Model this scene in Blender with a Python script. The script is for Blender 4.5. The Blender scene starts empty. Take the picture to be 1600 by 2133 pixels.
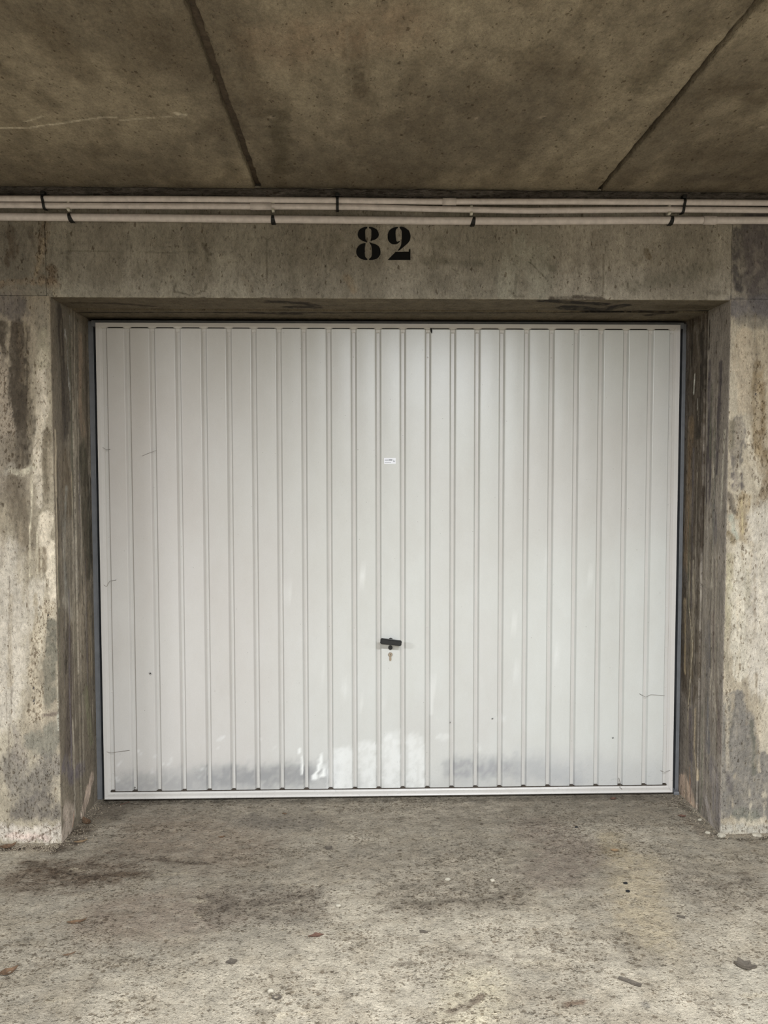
import bpy, bmesh, math, random
import numpy as np
from mathutils import Matrix, Vector

random.seed(82)
SC = bpy.context.scene
COL = SC.collection
# ------------------------------------------------------------------ camera
F_PX, YAW, PITCH, ROLL, CAM_D, CAM_H = 1645.17, 0.02756, 0.04967, -0.00135, 2.8769, 1.36027


def cam_axes():
    f = np.array([math.sin(YAW) * math.cos(PITCH), math.cos(YAW) * math.cos(PITCH), -math.sin(PITCH)])
    r = np.array([math.cos(YAW), -math.sin(YAW), 0.0])
    u = np.cross(r, f)
    return r * math.cos(ROLL) + u * math.sin(ROLL), u * math.cos(ROLL) - r * math.sin(ROLL), f


AX_R, AX_U, AX_F = cam_axes()
cam = bpy.data.objects.new('camera', bpy.data.cameras.new('camera'))
COL.objects.link(cam)
M = Matrix.Identity(4)
for i in range(3):
    M[i][0], M[i][1], M[i][2] = AX_R[i], AX_U[i], -AX_F[i]
M[0][3], M[1][3], M[2][3] = 0.0, -CAM_D, CAM_H
cam.matrix_world = M
cam.data.sensor_fit = 'HORIZONTAL'
cam.data.sensor_width = 36.0
cam.data.lens = F_PX / 1600.0 * 36.0
cam.data.clip_start = 0.02
SC.camera = cam

# ------------------------------------------------------------------ light
w = bpy.data.worlds.new('world')
SC.world = w
w.use_nodes = True
w.node_tree.nodes['Background'].inputs[0].default_value = (0.8, 0.85, 0.9, 1)
w.node_tree.nodes['Background'].inputs[1].default_value = 0.0


def tube_light(name, loc, sx, sy, power, color, tilt=0.0, spread=180):
    l = bpy.data.lights.new(name, 'AREA')
    l.shape = 'RECTANGLE'
    l.size, l.size_y = sx, sy
    l.energy = power
    l.color = color
    l.spread = math.radians(spread)
    o = bpy.data.objects.new(name, l)
    COL.objects.link(o)
    o.location = loc
    o.rotation_euler = (tilt, 0, 0)
    return o


# fluorescent tubes under the ceiling of the driving lane, behind the camera
TUBE = (0.90, 0.95, 1.0)
tube_light('lane_tube_light', (0.55, -2.45, 2.32), 1.2, 0.045, 66, TUBE, 0.0, 171)
tube_light('lane_tube_light', (1.05, -6.1, 2.30), 1.25, 0.10, 155, TUBE)
tube_light('lane_tube_light', (-3.6, -3.0, 2.32), 1.2, 0.10, 90, TUBE)
tube_light('lane_tube_light', (5.6, -3.2, 2.32), 1.2, 0.10, 60, TUBE)
SC.view_settings.view_transform = 'Standard'
SC.view_settings.look = 'None'
SC.view_settings.gamma = 1.0
SC.view_settings.use_curve_mapping = False
SC.view_settings.exposure = 1.30

# ------------------------------------------------------------------ measured places (metres)
XL, XR = -1.109, 1.345        # the two sides of the opening
ZL, ZC = 1.986, 2.370         # underside of the lintel, ceiling
SEAM = 0.196                  # depth of the joint between outer and inner blocks
JB = 0.385                    # depth of the steel posts
DX, DY, DZ0, DZ1, DW = 0.118, 0.352, 0.015, 1.963, 2.37   # door leaf
JOINT_A, JOINT_B = -0.368, 0.855


def at(px, py, ax, val):
    """point of the plane  coordinate[ax] == val  that stands at a place measured on the photograph"""
    d = AX_F + AX_R * ((px - 800) / F_PX) + AX_U * ((1066.5 - py) / F_PX)
    o = np.array([0.0, -CAM_D, CAM_H])
    return o + d * ((val - o[ax]) / d[ax])


# ------------------------------------------------------------------ helpers
def link(o, parent=None, **kw):
    COL.objects.link(o)
    if parent is not None:
        o.parent = parent
    for k, v in kw.items():
        o[k] = v
    return o


def empty(name, loc=(0, 0, 0), **kw):
    o = bpy.data.objects.new(name, None)
    o.location = loc
    o.empty_display_size = 0.1
    return link(o, **kw)


def mesh(name, verts, faces, mat, parent=None, smooth=False, cols=None, extra=None, **kw):
    me = bpy.data.meshes.new(name)
    me.from_pydata([tuple(map(float, v)) for v in verts], [], faces)
    if mat:
        me.materials.append(mat)
    if smooth:
        me.polygons.foreach_set('use_smooth', [True] * len(me.polygons))
    if cols is not None:
        a = me.color_attributes.new('stain', 'FLOAT_COLOR', 'POINT')
        c = np.ones((len(verts), 4), dtype=np.float32)
        c[:, :3] = cols
        a.data.foreach_set('color', c.ravel())
    if extra is not None:
        a = me.attributes.new('crumble', 'FLOAT', 'POINT')
        a.data.foreach_set('value', np.asarray(extra, dtype=np.float32).ravel())
    me.update()
    return link(bpy.data.objects.new(name, me), parent, **kw)


def box_vf(x0, x1, y0, y1, z0, z1):
    v = [(x0, y0, z0), (x1, y0, z0), (x1, y1, z0), (x0, y1, z0), (x0, y0, z1), (x1, y0, z1), (x1, y1, z1), (x0, y1, z1)]
    f = [(0, 3, 2, 1), (4, 5, 6, 7), (0, 1, 5, 4), (1, 2, 6, 5), (2, 3, 7, 6), (3, 0, 4, 7)]
    return v, f


def from_bm(name, bm, mat, parent=None, smooth=False, **kw):
    me = bpy.data.meshes.new(name)
    bm.normal_update()
    bm.to_mesh(me)
    bm.free()
    me.materials.append(mat)
    if smooth:
        me.polygons.foreach_set('use_smooth', [True] * len(me.polygons))
    return link(bpy.data.objects.new(name, me), parent, **kw)


def bev_box(name, x0, x1, y0, y1, z0, z1, b, mat, parent=None, **kw):
    bm = bmesh.new()
    v, f = box_vf(x0, x1, y0, y1, z0, z1)
    vs = [bm.verts.new(p) for p in v]
    for q in f:
        bm.faces.new([vs[i] for i in q])
    bmesh.ops.bevel(bm, geom=bm.edges[:], offset=b, segments=2, affect='EDGES', profile=0.6)
    return from_bm(name, bm, mat, parent, **kw)


def grid_faces(n, m, flip=False):
    i, j = np.meshgrid(np.arange(n - 1), np.arange(m - 1), indexing='ij')
    a = (i * m + j).ravel()
    q = np.stack([a, a + m, a + m + 1, a + 1], 1)
    if flip:
        q = q[:, ::-1]
    return q.tolist()


# ---- value noise in numpy (used to shape surfaces and to lay out stains)
def _hash(i, j, k):
    with np.errstate(over='ignore'):
        h = (i.astype(np.uint64) * np.uint64(73856093)) ^ (j.astype(np.uint64) * np.uint64(19349663)) ^ (k.astype(np.uint64) * np.uint64(83492791))
        h = (h ^ (h >> np.uint64(13))) * np.uint64(1274126177)
        h = h ^ (h >> np.uint64(16))
        h = (h * np.uint64(2246822519)) ^ (h >> np.uint64(11))
    return (h & np.uint64(0xFFFF)).astype(np.float64) / 65535.0


def vnoise(x, y, z):
    x, y, z = np.broadcast_arrays(x + 1000.0, y + 1000.0, z + 1000.0)
    i, j, k = np.floor(x).astype(np.int64), np.floor(y).astype(np.int64), np.floor(z).astype(np.int64)
    fx, fy, fz = x - i, y - j, z - k
    fx, fy, fz = fx * fx * (3 - 2 * fx), fy * fy * (3 - 2 * fy), fz * fz * (3 - 2 * fz)
    r = 0
    for a in (0, 1):
        for b in (0, 1):
            for c in (0, 1):
                wgt = (fx if a else 1 - fx) * (fy if b else 1 - fy) * (fz if c else 1 - fz)
                r = r + wgt * _hash(i + a, j + b, k + c)
    return r


def fbm(x, y, z=0.0, octv=4, gain=0.55):
    s, amp, tot = 0.0, 1.0, 0.0
    for o in range(octv):
        s = s + amp * vnoise(x * 2 ** o, y * 2 ** o, z + 17.3 * o)
        tot += amp
        amp *= gain
    return s / tot


def sstep(a, b, x):
    t = np.clip((x - a) / (b - a), 0, 1)
    return t * t * (3 - 2 * t)


def lin(c):
    c = np.array(c, float) / 255.0
    return np.where(c <= 0.04045, c / 12.92, ((c + 0.055) / 1.055) ** 2.4)


# ------------------------------------------------------------------ stains: (plane, colour, radius mm, softness mm, alpha, ragged mm, places)
PLANES = {'F': (1, 0.0), 'L': (0, XL), 'R': (0, XR), 'T': (2, ZL), 'C': (2, ZC), 'G': (2, 0.0), 'D': (1, DY)}
KEEP = {'F': (0, 2), 'D': (0, 2), 'L': (1, 2), 'R': (1, 2), 'T': (0, 1), 'C': (0, 1), 'G': (0, 1)}


def seg_dist(u, v, pts, sv=1.0):
    d = np.full(u.shape, 1e9)
    if len(pts) == 1:
        return np.hypot(u - pts[0][0], (v - pts[0][1]) * sv)
    for (a, b) in zip(pts[:-1], pts[1:]):
        ax_, ay, bx, by = a[0], a[1] * sv, b[0], b[1] * sv
        L2 = (bx - ax_) ** 2 + (by - ay) ** 2 + 1e-12
        t = np.clip(((u - ax_) * (bx - ax_) + (v * sv - ay) * (by - ay)) / L2, 0, 1)
        d = np.minimum(d, np.hypot(u - ax_ - t * (bx - ax_), v * sv - ay - t * (by - ay)))
    return d


def paint(col, crum, u, v, plane, strokes, gain):
    ax, val = PLANES[plane]
    k0, k1 = KEEP[plane]
    streak = 0.28 if plane in 'FLR' else 1.0
    n1 = fbm(u * 28, v * 28 * streak + 3.1, 5.0, 4) - 0.5
    n2 = fbm(u * 28 + 50, v * 28 * streak, 9.0, 4) - 0.5
    n3 = fbm(u * 110, v * 110 * max(streak, .5), 2.0, 3) - 0.5
    if plane in 'LR':
        n1 = fbm(u * 60, v * 5, 5.0, 4) - 0.5
    brk = fbm(u * 45, v * 70, 12.0, 4) if plane == 'G' else fbm(u * 70, v * 70 * (.3 if plane in 'LR' else .7), 12.0, 4)
    for si, st in enumerate(strokes):
        if st[0] != plane:
            continue
        _, c, r, soft, alpha, rag, pts = st[:7]
        cr = st[7] if len(st) > 7 else None
        P = [at(p[0], p[1], ax, val)[[k0, k1]] for p in pts]
        rr, so, rg = r / 1000.0, soft / 1000.0 * .75, rag / 1000.0 * (1.7 if plane in 'FLR' else 1)
        mn, mx = np.min(P, 0) - rr - so - rg * 2, np.max(P, 0) + rr + so + rg * 2
        sel = (u > mn[0]) & (u < mx[0]) & (v > mn[1]) & (v < mx[1])
        if not sel.any():
            continue
        uu, vv = u[sel] + n1[sel] * rg * 2, v[sel] + n2[sel] * rg * 2
        d = seg_dist(uu, vv, P) + n3[sel] * rg * 1.2
        wa_ = .76 if r < 22 else .36
        wf = (1 - wa_ / 2 + wa_ * fbm(u[sel] * 9 + si * 3.7, v[sel] * 15, si * 1.3, 3)) if plane != 'D' else 1.0
        m = (1 - sstep(rr * wf - so, rr * wf + so, d)) * alpha
        ba = .2 if r > 22 and plane == 'F' else .42
        m = m * (1 - ba + ba * sstep(.36, .52, brk[sel]))
        if c is not None:
            cc = lin(c) * gain * (1.45 if plane in 'LR' else 1.0)
            col[sel] = col[sel] * (1 - m[:, None]) + cc[None, :] * m[:, None]
        if cr is not None and crum is not None:
            crum[sel] = np.maximum(crum[sel], m * cr) if cr > 0 else crum[sel] * (1 - m)


exec_strokes = []
S = exec_strokes.append
# colours as read on the surfaces
DB, BR, DG, GG = (68, 60, 50), (104, 93, 78), (78, 74, 68), (104, 102, 92)
PALE, PK, WH, YB = (190, 179, 161), (176, 162, 148), (205, 198, 184), (138, 120, 92)
# --- left pier, front
S(('F', (132, 122, 108), 70, 50, .9, 20, [(20, 640), (20, 1000)]))
S(('F', (126, 118, 104), 22, 15, .9, 8, [(88, 640), (92, 720)]))
S(('F', (88, 82, 78), 40, 20, .8, 14, [(5, 630), (38, 645)]))
S(('F', DB, 44, 12, .92, 14, [(20, 690), (38, 740), (44, 860)]))
S(('F', DB, 28, 16, .9, 14, [(48, 690), (50, 880), (48, 960)]))
S(('F', (150, 138, 122), 34, 10, .9, 16, [(-12, 740), (0, 800), (6, 870), (10, 900)], 1.0))
S(('F', (112, 102, 88), 26, 18, .8, 14, [(20, 920), (30, 1000)], .6))
S(('F', (150, 142, 128), 14, 10, .8, 10, [(30, 965), (10, 985)]))
S(('F', (96, 86, 72), 38, 26, .8, 14, [(32, 1010), (40, 1080), (48, 1130)]))
S(('F', PALE, 17, 6, .95, 7, [(90, 740), (88, 860), (82, 940), (80, 1000)], .5))
S(('F', (150, 142, 122), 20, 10, .8, 8, [(92, 690), (90, 760)]))
S(('F', (180, 172, 152), 12, 5, .9, 8, [(72, 972), (50, 984), (26, 980)], .4))
S(('F', (108, 98, 82), 14, 7, .9, 7, [(99, 900), (98, 960), (96, 1040), (84, 1030)]))
S(('F', PALE, 12, 5, .9, 6, [(82, 1000), (80, 1050)], .4))
S(('F', (202, 190, 170), 26, 5, .97, 9, [(94, 1078), (92, 1120), (100, 1150)]))
S(('F', (202, 190, 170), 14, 4, .95, 6, [(106, 1130), (110, 1200), (112, 1260)]))
S(('F', (120, 108, 90), 17, 6, .9, 6, [(90, 1150), (92, 1185)]))
S(('F', (192, 182, 160), 3, 2, .9, 2, [(66, 990), (65, 1060), (61, 1110), (62, 1200)]))
S(('F', (192, 182, 160), 3, 2, .9, 2, [(76, 1110), (79, 1160), (78, 1210)]))
S(('F', (192, 182, 160), 2, 1.5, .8, 2, [(86, 1130), (87, 1200)]))
S(('F', (178, 169, 155), 80, 40, .9, 24, [(0, 1170), (10, 1300), (0, 1480)]))
S(('F', (184, 175, 160), 30, 16, .8, 16, [(80, 1220), (60, 1300)]))
S(('F', (150, 138, 118), 7, 4, .8, 6, [(74, 1240), (76, 1290), (68, 1330)]))
S(('F', (170, 158, 138), 26, 10, .8, 18, [(102, 1270), (84, 1310), (66, 1390), (78, 1450), (72, 1490)], 1.0))
S(('F', (104, 100, 88), 20, 8, .9, 9, [(110, 1305), (108, 1380), (106, 1450)]))
S(('F', (118, 112, 98), 14, 6, .85, 6, [(98, 1380), (100, 1470)]))
S(('F', (96, 84, 76), 5, 3, .8, 4, [(90, 1490), (122, 1484)]))
S(('F', (118, 114, 102), 34, 12, .85, 12, [(108, 1520), (98, 1560), (70, 1540)]))
S(('F', (112, 106, 98), 52, 30, .8, 22, [(100, 1600), (60, 1640), (20, 1600)], .6))
S(('F', (96, 90, 84), 30, 22, .8, 16, [(90, 1660), (40, 1690), (110, 1690)], .6))
S(('F', (130, 122, 112), 30, 24, .7, 16, [(30, 1530), (45, 1580)], .5))
S(('F', (184, 174, 161), 34, 16, .9, 16, [(-10, 1730), (60, 1742), (124, 1736)], .7))
S(('F', (192, 170, 158), 12, 10, .6, 8, [(20, 1742), (100, 1746)]))
S(('F', (110, 92, 80), 3, 2, .7, 3, [(50, 1760), (90, 1738), (124, 1722)]))
S(('F', (110, 100, 88), 2.2, 1.5, .7, 1.5, [(20, 1200), (16, 1330), (24, 1440), (18, 1540), (20, 1640)]))
S(('F', (110, 100, 88), 1.6, 1.2, .6, 1.5, [(12, 1440), (18, 1560)]))
S(('F', (170, 166, 152), 5, 3, .9, 5, [(121, 1400), (124, 1460), (122, 1520)], .6))
# --- left upper block
S(('F', (100, 94, 84), 60, 40, .6, 20, [(20, 500), (30, 560)]))
S(('F', (84, 74, 62), 14, 8, .8, 12, [(20, 480), (26, 530), (14, 545)]))
S(('F', (84, 76, 66), 12, 10, .6, 10, [(60, 480), (74, 520)]))
S(('F', (110, 98, 82), 16, 9, .85, 10, [(95, 470), (88, 530), (80, 575), (95, 590)], 1.0))
S(('F', (140, 128, 108), 5, 4, .8, 6, [(93, 500), (84, 550), (74, 580)], 1.0))
S(('F', (128, 114, 96), 10, 7, .8, 10, [(0, 588), (60, 590), (118, 590)], 1.0))
S(('F', (96, 80, 62), 16, 8, .7, 10, [(108, 560), (104, 590)], 1.0))
S(('F', (150, 140, 120), 16, 8, .8, 10, [(112, 600), (118, 612)], 1.0))
# --- lintel face
S(('F', (132, 126, 112), 26, 10, .7, 10, [(122, 490), (128, 540), (140, 600)]))
S(('F', (92, 86, 74), 8, 6, .6, 6, [(140, 480), (145, 515), (140, 560)]))
S(('F', (96, 90, 76), 2, 1.6, .7, 1.5, [(142, 523), (240, 524)]))
S(('F', (84, 78, 66), 2.4, 1.8, .8, 2, [(300, 525), (345, 527), (400, 525), (412, 527)]))
S(('F', (140, 134, 120), 46, 30, .65, 22, [(380, 560), (360, 590)]))
S(('F', (146, 140, 126), 44, 20, .7, 22, [(450, 545), (480, 590), (500, 612)]))
S(('F', (140, 134, 120), 30, 16, .6, 12, [(130, 612), (300, 616), (540, 614)]))
S(('F', (84, 78, 66), 5, 4, .85, 4, [(424, 508), (434, 530), (440, 530)]))
S(('F', (88, 82, 70), 3, 2, .85, 3, [(364, 590), (362, 608), (384, 612), (398, 616)]))
S(('F', (88, 82, 70), 3, 2, .8, 3, [(428, 592), (426, 606), (406, 614)]))
S(('F', (96, 90, 76), 6, 4, .7, 5, [(486, 606), (492, 614)]))
S(('F', (104, 96, 82), 10, 8, .4, 6, [(432, 540), (410, 600)]))
S(('F', (92, 86, 74), 1.6, 1.2, .8, 1.2, [(553, 470), (556, 540), (555, 622)]))
S(('F', (92, 86, 74), 1.2, 1, .7, 1.2, [(500, 530), (530, 575), (545, 588), (590, 545)]))
S(('F', (92, 86, 74), 1.2, 1, .6, 1.2, [(672, 470), (674, 530), (680, 560), (672, 622)]))
S(('F', (96, 90, 78), 30, 26, .45, 14, [(906, 585), (930, 592)]))
S(('F', (96, 92, 80), 14, 12, .5, 8, [(880, 545), (950, 546), (1000, 548)]))
S(('F', (96, 92, 80), 18, 16, .4, 10, [(900, 510), (950, 512)]))
S(('F', (130, 110, 84), 14, 12, .4, 8, [(725, 580), (740, 604)]))
S(('F', (146, 142, 128), 46, 18, .8, 22, [(1075, 520), (1060, 600)]))
S(('F', (146, 142, 128), 40, 18, .75, 18, [(1120, 530), (1125, 600)]))
S(('F', (94, 90, 78), 14, 10, .6, 8, [(1140, 545), (1150, 560)]))
S(('F', (88, 84, 72), 2.4, 1.6, .9, 2, [(1104, 546), (1122, 564), (1138, 580)]))
S(('F', (96, 90, 78), 1.8, 1.5, .8, 2, [(1104, 546), (1120, 520)]))
S(('F', (88, 82, 70), 3, 2, .8, 4, [(1060, 608), (1075, 618), (1092, 618)]))
S(('F', (92, 84, 72), 1.8, 1.5, .8, 2, [(1268, 495), (1258, 530), (1256, 615)]))
S(('F', (100, 92, 80), 20, 18, .4, 10, [(1240, 490), (1240, 600)]))
S(('F', (82, 68, 46), 9, 3, .95, 3, [(1347, 522), (1352, 536)]))
S(('F', (104, 100, 86), 24, 20, .4, 12, [(1310, 600), (1480, 560)]))
S(('F', (92, 86, 76), 8, 5, .5, 5, [(1478, 610), (1512, 608)]))
S(('F', (70, 62, 54), 8, 5, .9, 5, [(1145, 622), (1200, 621), (1260, 623)]))
S(('F', (74, 66, 56), 4, 3, .8, 4, [(370, 623), (430, 623)]))
S(('F', (74, 66, 56), 4, 3, .8, 4, [(500, 624), (620, 624)]))
# --- right upper block
S(('F', (92, 86, 84), 110, 30, .95, 10, [(1600, 480), (1610, 600)]))
S(('F', (74, 70, 70), 16, 9, .85, 7, [(1534, 480), (1532, 560), (1536, 600)]))
S(('F', (132, 124, 116), 6, 4, .7, 6, [(1575, 550), (1582, 556), (1570, 570)]))
S(('F', (60, 54, 52), 10, 6, .7, 8, [(1560, 622), (1590, 624)]))
# --- right pier, front
S(('F', (104, 100, 100), 40, 16, .9, 10, [(1535, 640), (1600, 640)]))
S(('F', (120, 114, 104), 26, 14, .8, 10, [(1545, 670), (1610, 680)]))
S(('F', (168, 155, 135), 36, 16, .95, 16, [(1550, 700), (1556, 850)]))
S(('F', (158, 146, 126), 60, 26, .9, 18, [(1600, 720), (1600, 900), (1590, 960)]))
S(('F', (134, 118, 92), 18, 12, .8, 12, [(1578, 760), (1585, 860), (1575, 940), (1600, 960)], .8))
S(('F', (112, 96, 74), 12, 8, .7, 10, [(1590, 800), (1585, 900), (1596, 1000), (1580, 1060)], .8))
S(('F', (104, 98, 92), 20, 10, .9, 24, [(1534, 880), (1540, 950), (1542, 990)]))
S(('F', (86, 80, 80), 18, 10, .85, 20, [(1538, 990), (1545, 1008)]))
S(('F', (100, 94, 80), 12, 7, .85, 7, [(1524, 880), (1524, 930)]))
S(('F', (184, 174, 156), 10, 5, .9, 8, [(1561, 900), (1566, 960), (1578, 1010)], .7))
S(('F', (132, 114, 84), 26, 14, .7, 22, [(1556, 1040), (1550, 1080), (1555, 1120)], .4))
S(('F', (172, 158, 126), 4, 3, .9, 3, [(1546, 1040), (1548, 1110)]))
S(('F', (92, 84, 74), 10, 6, .85, 6, [(1522, 1030), (1530, 1065)]))
S(('F', (150, 150, 136), 12, 5, .9, 7, [(1522, 1075), (1526, 1105), (1535, 1120)]))
S(('F', (112, 100, 78), 9, 4, .9, 5, [(1516, 1110), (1528, 1128)]))
S(('F', (176, 168, 155), 60, 30, .9, 24, [(1600, 1080), (1590, 1200), (1595, 1420)]))
S(('F', (180, 172, 156), 34, 12, .95, 14, [(1545, 1150), (1540, 1260), (1545, 1400)], .35))
S(('F', (150, 142, 118), 12, 7, .7, 8, [(1524, 1160), (1520, 1240), (1514, 1330)]))
S(('F', (150, 142, 122), 10, 9, .5, 8, [(1560, 1190), (1562, 1260)]))
S(('F', (128, 120, 104), 6, 4, .8, 5, [(1512, 1290), (1512, 1430)]))
S(('F', (190, 184, 170), 3, 2, .9, 3, [(1503, 1410), (1502, 1560)], .5))
for q in ([(1512, 1460), (1516, 1600), (1512, 1690)], [(1530, 1450), (1545, 1600), (1545, 1690)], [(1552, 1495), (1570, 1580), (1580, 1690)], [(1590, 1580), (1610, 1640), (1612, 1690)]):
    S(('F', (110, 105, 98), 28, 7, .95, 10, q, -1))
S(('F', (92, 88, 80), 18, 12, .7, 9, [(1515, 1450), (1520, 1500), (1512, 1560)]))
S(('F', (88, 86, 76), 9, 6, .8, 7, [(1562, 1500), (1572, 1560), (1572, 1610)]))
S(('F', (84, 78, 76), 12, 8, .7, 7, [(1512, 1610), (1522, 1640)]))
S(('F', (104, 104, 92), 22, 14, .6, 9, [(1540, 1695), (1575, 1698)]))
S(('F', (158, 152, 140), 22, 9, .9, 10, [(1500, 1728), (1560, 1730), (1620, 1722)], .3))
# --- left reveal
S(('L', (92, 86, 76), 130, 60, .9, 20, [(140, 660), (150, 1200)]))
S(('L', (60, 54, 48), 26, 8, .9, 7, [(124, 650), (130, 760), (132, 860)]))
S(('L', (66, 60, 54), 40, 12, .85, 9, [(135, 780), (138, 860), (132, 900)]))
S(('L', (120, 118, 112), 6, 3, .9, 7, [(136, 690), (140, 730), (143, 790), (146, 830)], .8))
S(('L', (168, 166, 160), 3.5, 2, .9, 3, [(145, 656), (146, 680)]))
S(('L', (160, 148, 128), 7, 4, .9, 4, [(115, 900), (116, 980), (118, 1080), (120, 1200), (122, 1260)]))
S(('L', (38, 34, 30), 5, 2, .95, 3, [(119, 1040), (120, 1060), (120, 1080), (122, 1105)]))
S(('L', (90, 80, 66), 50, 24, .8, 10, [(135, 960), (142, 1050)]))
S(('L', (152, 138, 118), 4, 2.4, .9, 3, [(149, 985), (151, 1060), (152, 1130)]))
S(('L', (128, 120, 108), 10, 6, .8, 6, [(148, 1080), (156, 1150), (162, 1230)]))
S(('L', (120, 118, 110), 14, 9, .7, 7, [(138, 1020), (134, 1100), (134, 1200), (140, 1260)]))
S(('L', (128, 112, 96), 22, 12, .8, 8, [(166, 700), (168, 850), (172, 900)]))
S(('L', (66, 62, 52), 46, 14, .9, 9, [(172, 940), (178, 1050), (182, 1180)]))
S(('L', (54, 50, 42), 20, 10, .8, 8, [(185, 1000), (188, 1160)]))
S(('L', (30, 27, 24), 2.6, 1.5, .95, 2, [(168, 1160), (172, 1240), (178, 1330), (180, 1378)]))
S(('L', (128, 116, 96), 22, 12, .8, 7, [(185, 1260), (190, 1400)]))
S(('L', (96, 94, 74), 26, 14, .7, 8, [(178, 1440), (190, 1540)]))
S(('L', (128, 122, 110), 22, 12, .7, 8, [(132, 1250), (150, 1280)]))
S(('L', (68, 60, 54), 32, 9, .92, 8, [(142, 1320), (146, 1420), (142, 1560)]))
S(('L', (50, 44, 36), 12, 6, .8, 6, [(138, 1320), (138, 1400)]))
S(('L', (84, 78, 80), 26, 16, .8, 9, [(136, 1590), (150, 1620), (172, 1600)]))
S(('L', (150, 134, 120), 26, 7, .95, 9, [(191, 1620), (180, 1660), (172, 1690)]))
S(('L', (140, 128, 116), 40, 14, .9, 9, [(140, 1690), (150, 1700), (134, 1740)]))
S(('L', (150, 120, 102), 5, 3, .85, 5, [(156, 1690), (152, 1720)]))
# --- right reveal
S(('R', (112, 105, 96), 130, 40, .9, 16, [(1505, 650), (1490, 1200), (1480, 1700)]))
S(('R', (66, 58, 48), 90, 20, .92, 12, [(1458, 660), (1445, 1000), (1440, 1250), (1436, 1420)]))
S(('R', (46, 41, 35), 28, 10, .85, 8, [(1466, 700), (1462, 820), (1455, 900)]))
S(('R', (40, 36, 30), 14, 7, .8, 8, [(1444, 700), (1440, 760)]))
S(('R', (180, 178, 168), 4.5, 2, .95, 3, [(1448, 780), (1446, 818)]))
S(('R', (170, 166, 156), 1.8, 1, .9, 2, [(1454, 830), (1454, 870)]))
S(('R', (108, 92, 72), 26, 12, .8, 8, [(1440, 880), (1436, 1000), (1432, 1180)]))
S(('R', (54, 46, 38), 12, 6, .9, 6, [(1466, 1020), (1462, 1120), (1456, 1200)]))
S(('R', (80, 70, 54), 18, 8, .8, 7, [(1448, 1200), (1444, 1300), (1440, 1400)]))
S(('R', (168, 156, 134), 2.4, 1.4, .9, 2, [(1438, 1170), (1436, 1260), (1444, 1350), (1436, 1450), (1432, 1520)]))
S(('R', (140, 124, 98), 10, 6, .8, 5, [(1428, 1250), (1428, 1400)]))
S(('R', (78, 70, 68), 12, 6, .9, 6, [(1438, 1480), (1440, 1580)]))
S(('R', (166, 150, 124), 7, 4, .9, 5, [(1450, 1480), (1448, 1560), (1454, 1620)], .6))
S(('R', (160, 140, 122), 60, 12, .92, 9, [(1425, 1640), (1440, 1680)]))
S(('R', (126, 98, 76), 4, 3, .8, 3, [(1438, 1600), (1440, 1670)]))
S(('R', (74, 68, 68), 20, 9, .88, 8, [(1478, 760), (1478, 880)]))
S(('R', (64, 58, 58), 16, 7, .88, 7, [(1502, 760), (1498, 860), (1492, 980)]))
S(('R', (62, 56, 56), 26, 8, .9, 8, [(1478, 900), (1476, 980), (1476, 1040)]))
S(('R', (120, 114, 108), 5, 3, .8, 4, [(1490, 900), (1488, 1000), (1490, 1060), (1486, 1140)], .5))
S(('R', (76, 72, 76), 22, 12, .7, 8, [(1486, 1060), (1490, 1120)]))
S(('R', (150, 144, 130), 8, 4, .8, 5, [(1510, 900), (1506, 980), (1503, 1060)], .4))
S(('R', (86, 84, 84), 20, 10, .8, 7, [(1476, 1300), (1472, 1450), (1474, 1560)]))
S(('R', (92, 82, 76), 14, 7, .85, 7, [(1486, 1280), (1488, 1380), (1494, 1460), (1498, 1560)]))
S(('R', (150, 140, 124), 3, 2, .8, 3, [(1482, 1340), (1484, 1420), (1494, 1500)]))
S(('R', (108, 102, 100), 40, 20, .8, 8, [(1486, 1600), (1494, 1690)]))
S(('R', (136, 128, 122), 20, 9, .85, 7, [(1468, 1660), (1484, 1720)]))
S(('R', (24, 20, 17), 3.4, 1.5, .95, 2, [(1479, 668), (1478, 720), (1474, 748)]))
# --- many thin runs of water and lime down the sides of the opening
rs = random.Random(11)
for pl, xa, xb, xc in (('L', 118, 150, 190), ('R', 1432, 1470, 1500)):
    for k in range(70):
        x0 = rs.uniform(xa, xc)
        y0 = rs.uniform(640, 1500)
        ln = rs.uniform(60, 420)
        dx = (18 if pl == 'L' else -16) * ln / 1000.0
        c = rs.choice([(60, 54, 46), (74, 66, 56), (96, 88, 76), (132, 124, 110), (150, 142, 128), (84, 84, 70), (88, 82, 84)])
        S((pl, c, rs.uniform(1.5, 8), 3, rs.uniform(.35, .75), 4, [(x0, y0), (x0 + dx * .5 + rs.uniform(-2, 2), y0 + ln / 2), (x0 + dx, min(y0 + ln, 1700))]))
for k in range(46):
    x0 = rs.choice([rs.uniform(2, 118), rs.uniform(1506, 1598)])
    y0 = rs.uniform(650, 1500)
    ln = rs.uniform(30, 220)
    S(('F', rs.choice([(112, 100, 84), (134, 122, 104), (190, 180, 160), (172, 160, 140), (150, 138, 118)]), rs.uniform(2, 9), 4, rs.uniform(.3, .6), 8, [(x0, y0), (x0 + rs.uniform(-3, 3), y0 + ln)], rs.choice([0.01, .3, .7])))
for k in range(40):
    x0, y0 = rs.uniform(110, 1510), rs.uniform(480, 610)
    S(('F', rs.choice([(118, 110, 96), (104, 98, 84), (140, 134, 120)]), rs.uniform(4, 20), 10, rs.uniform(.25, .5), 14, [(x0, y0), (x0 + rs.uniform(-20, 20), y0 + rs.uniform(-20, 50))]))
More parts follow.
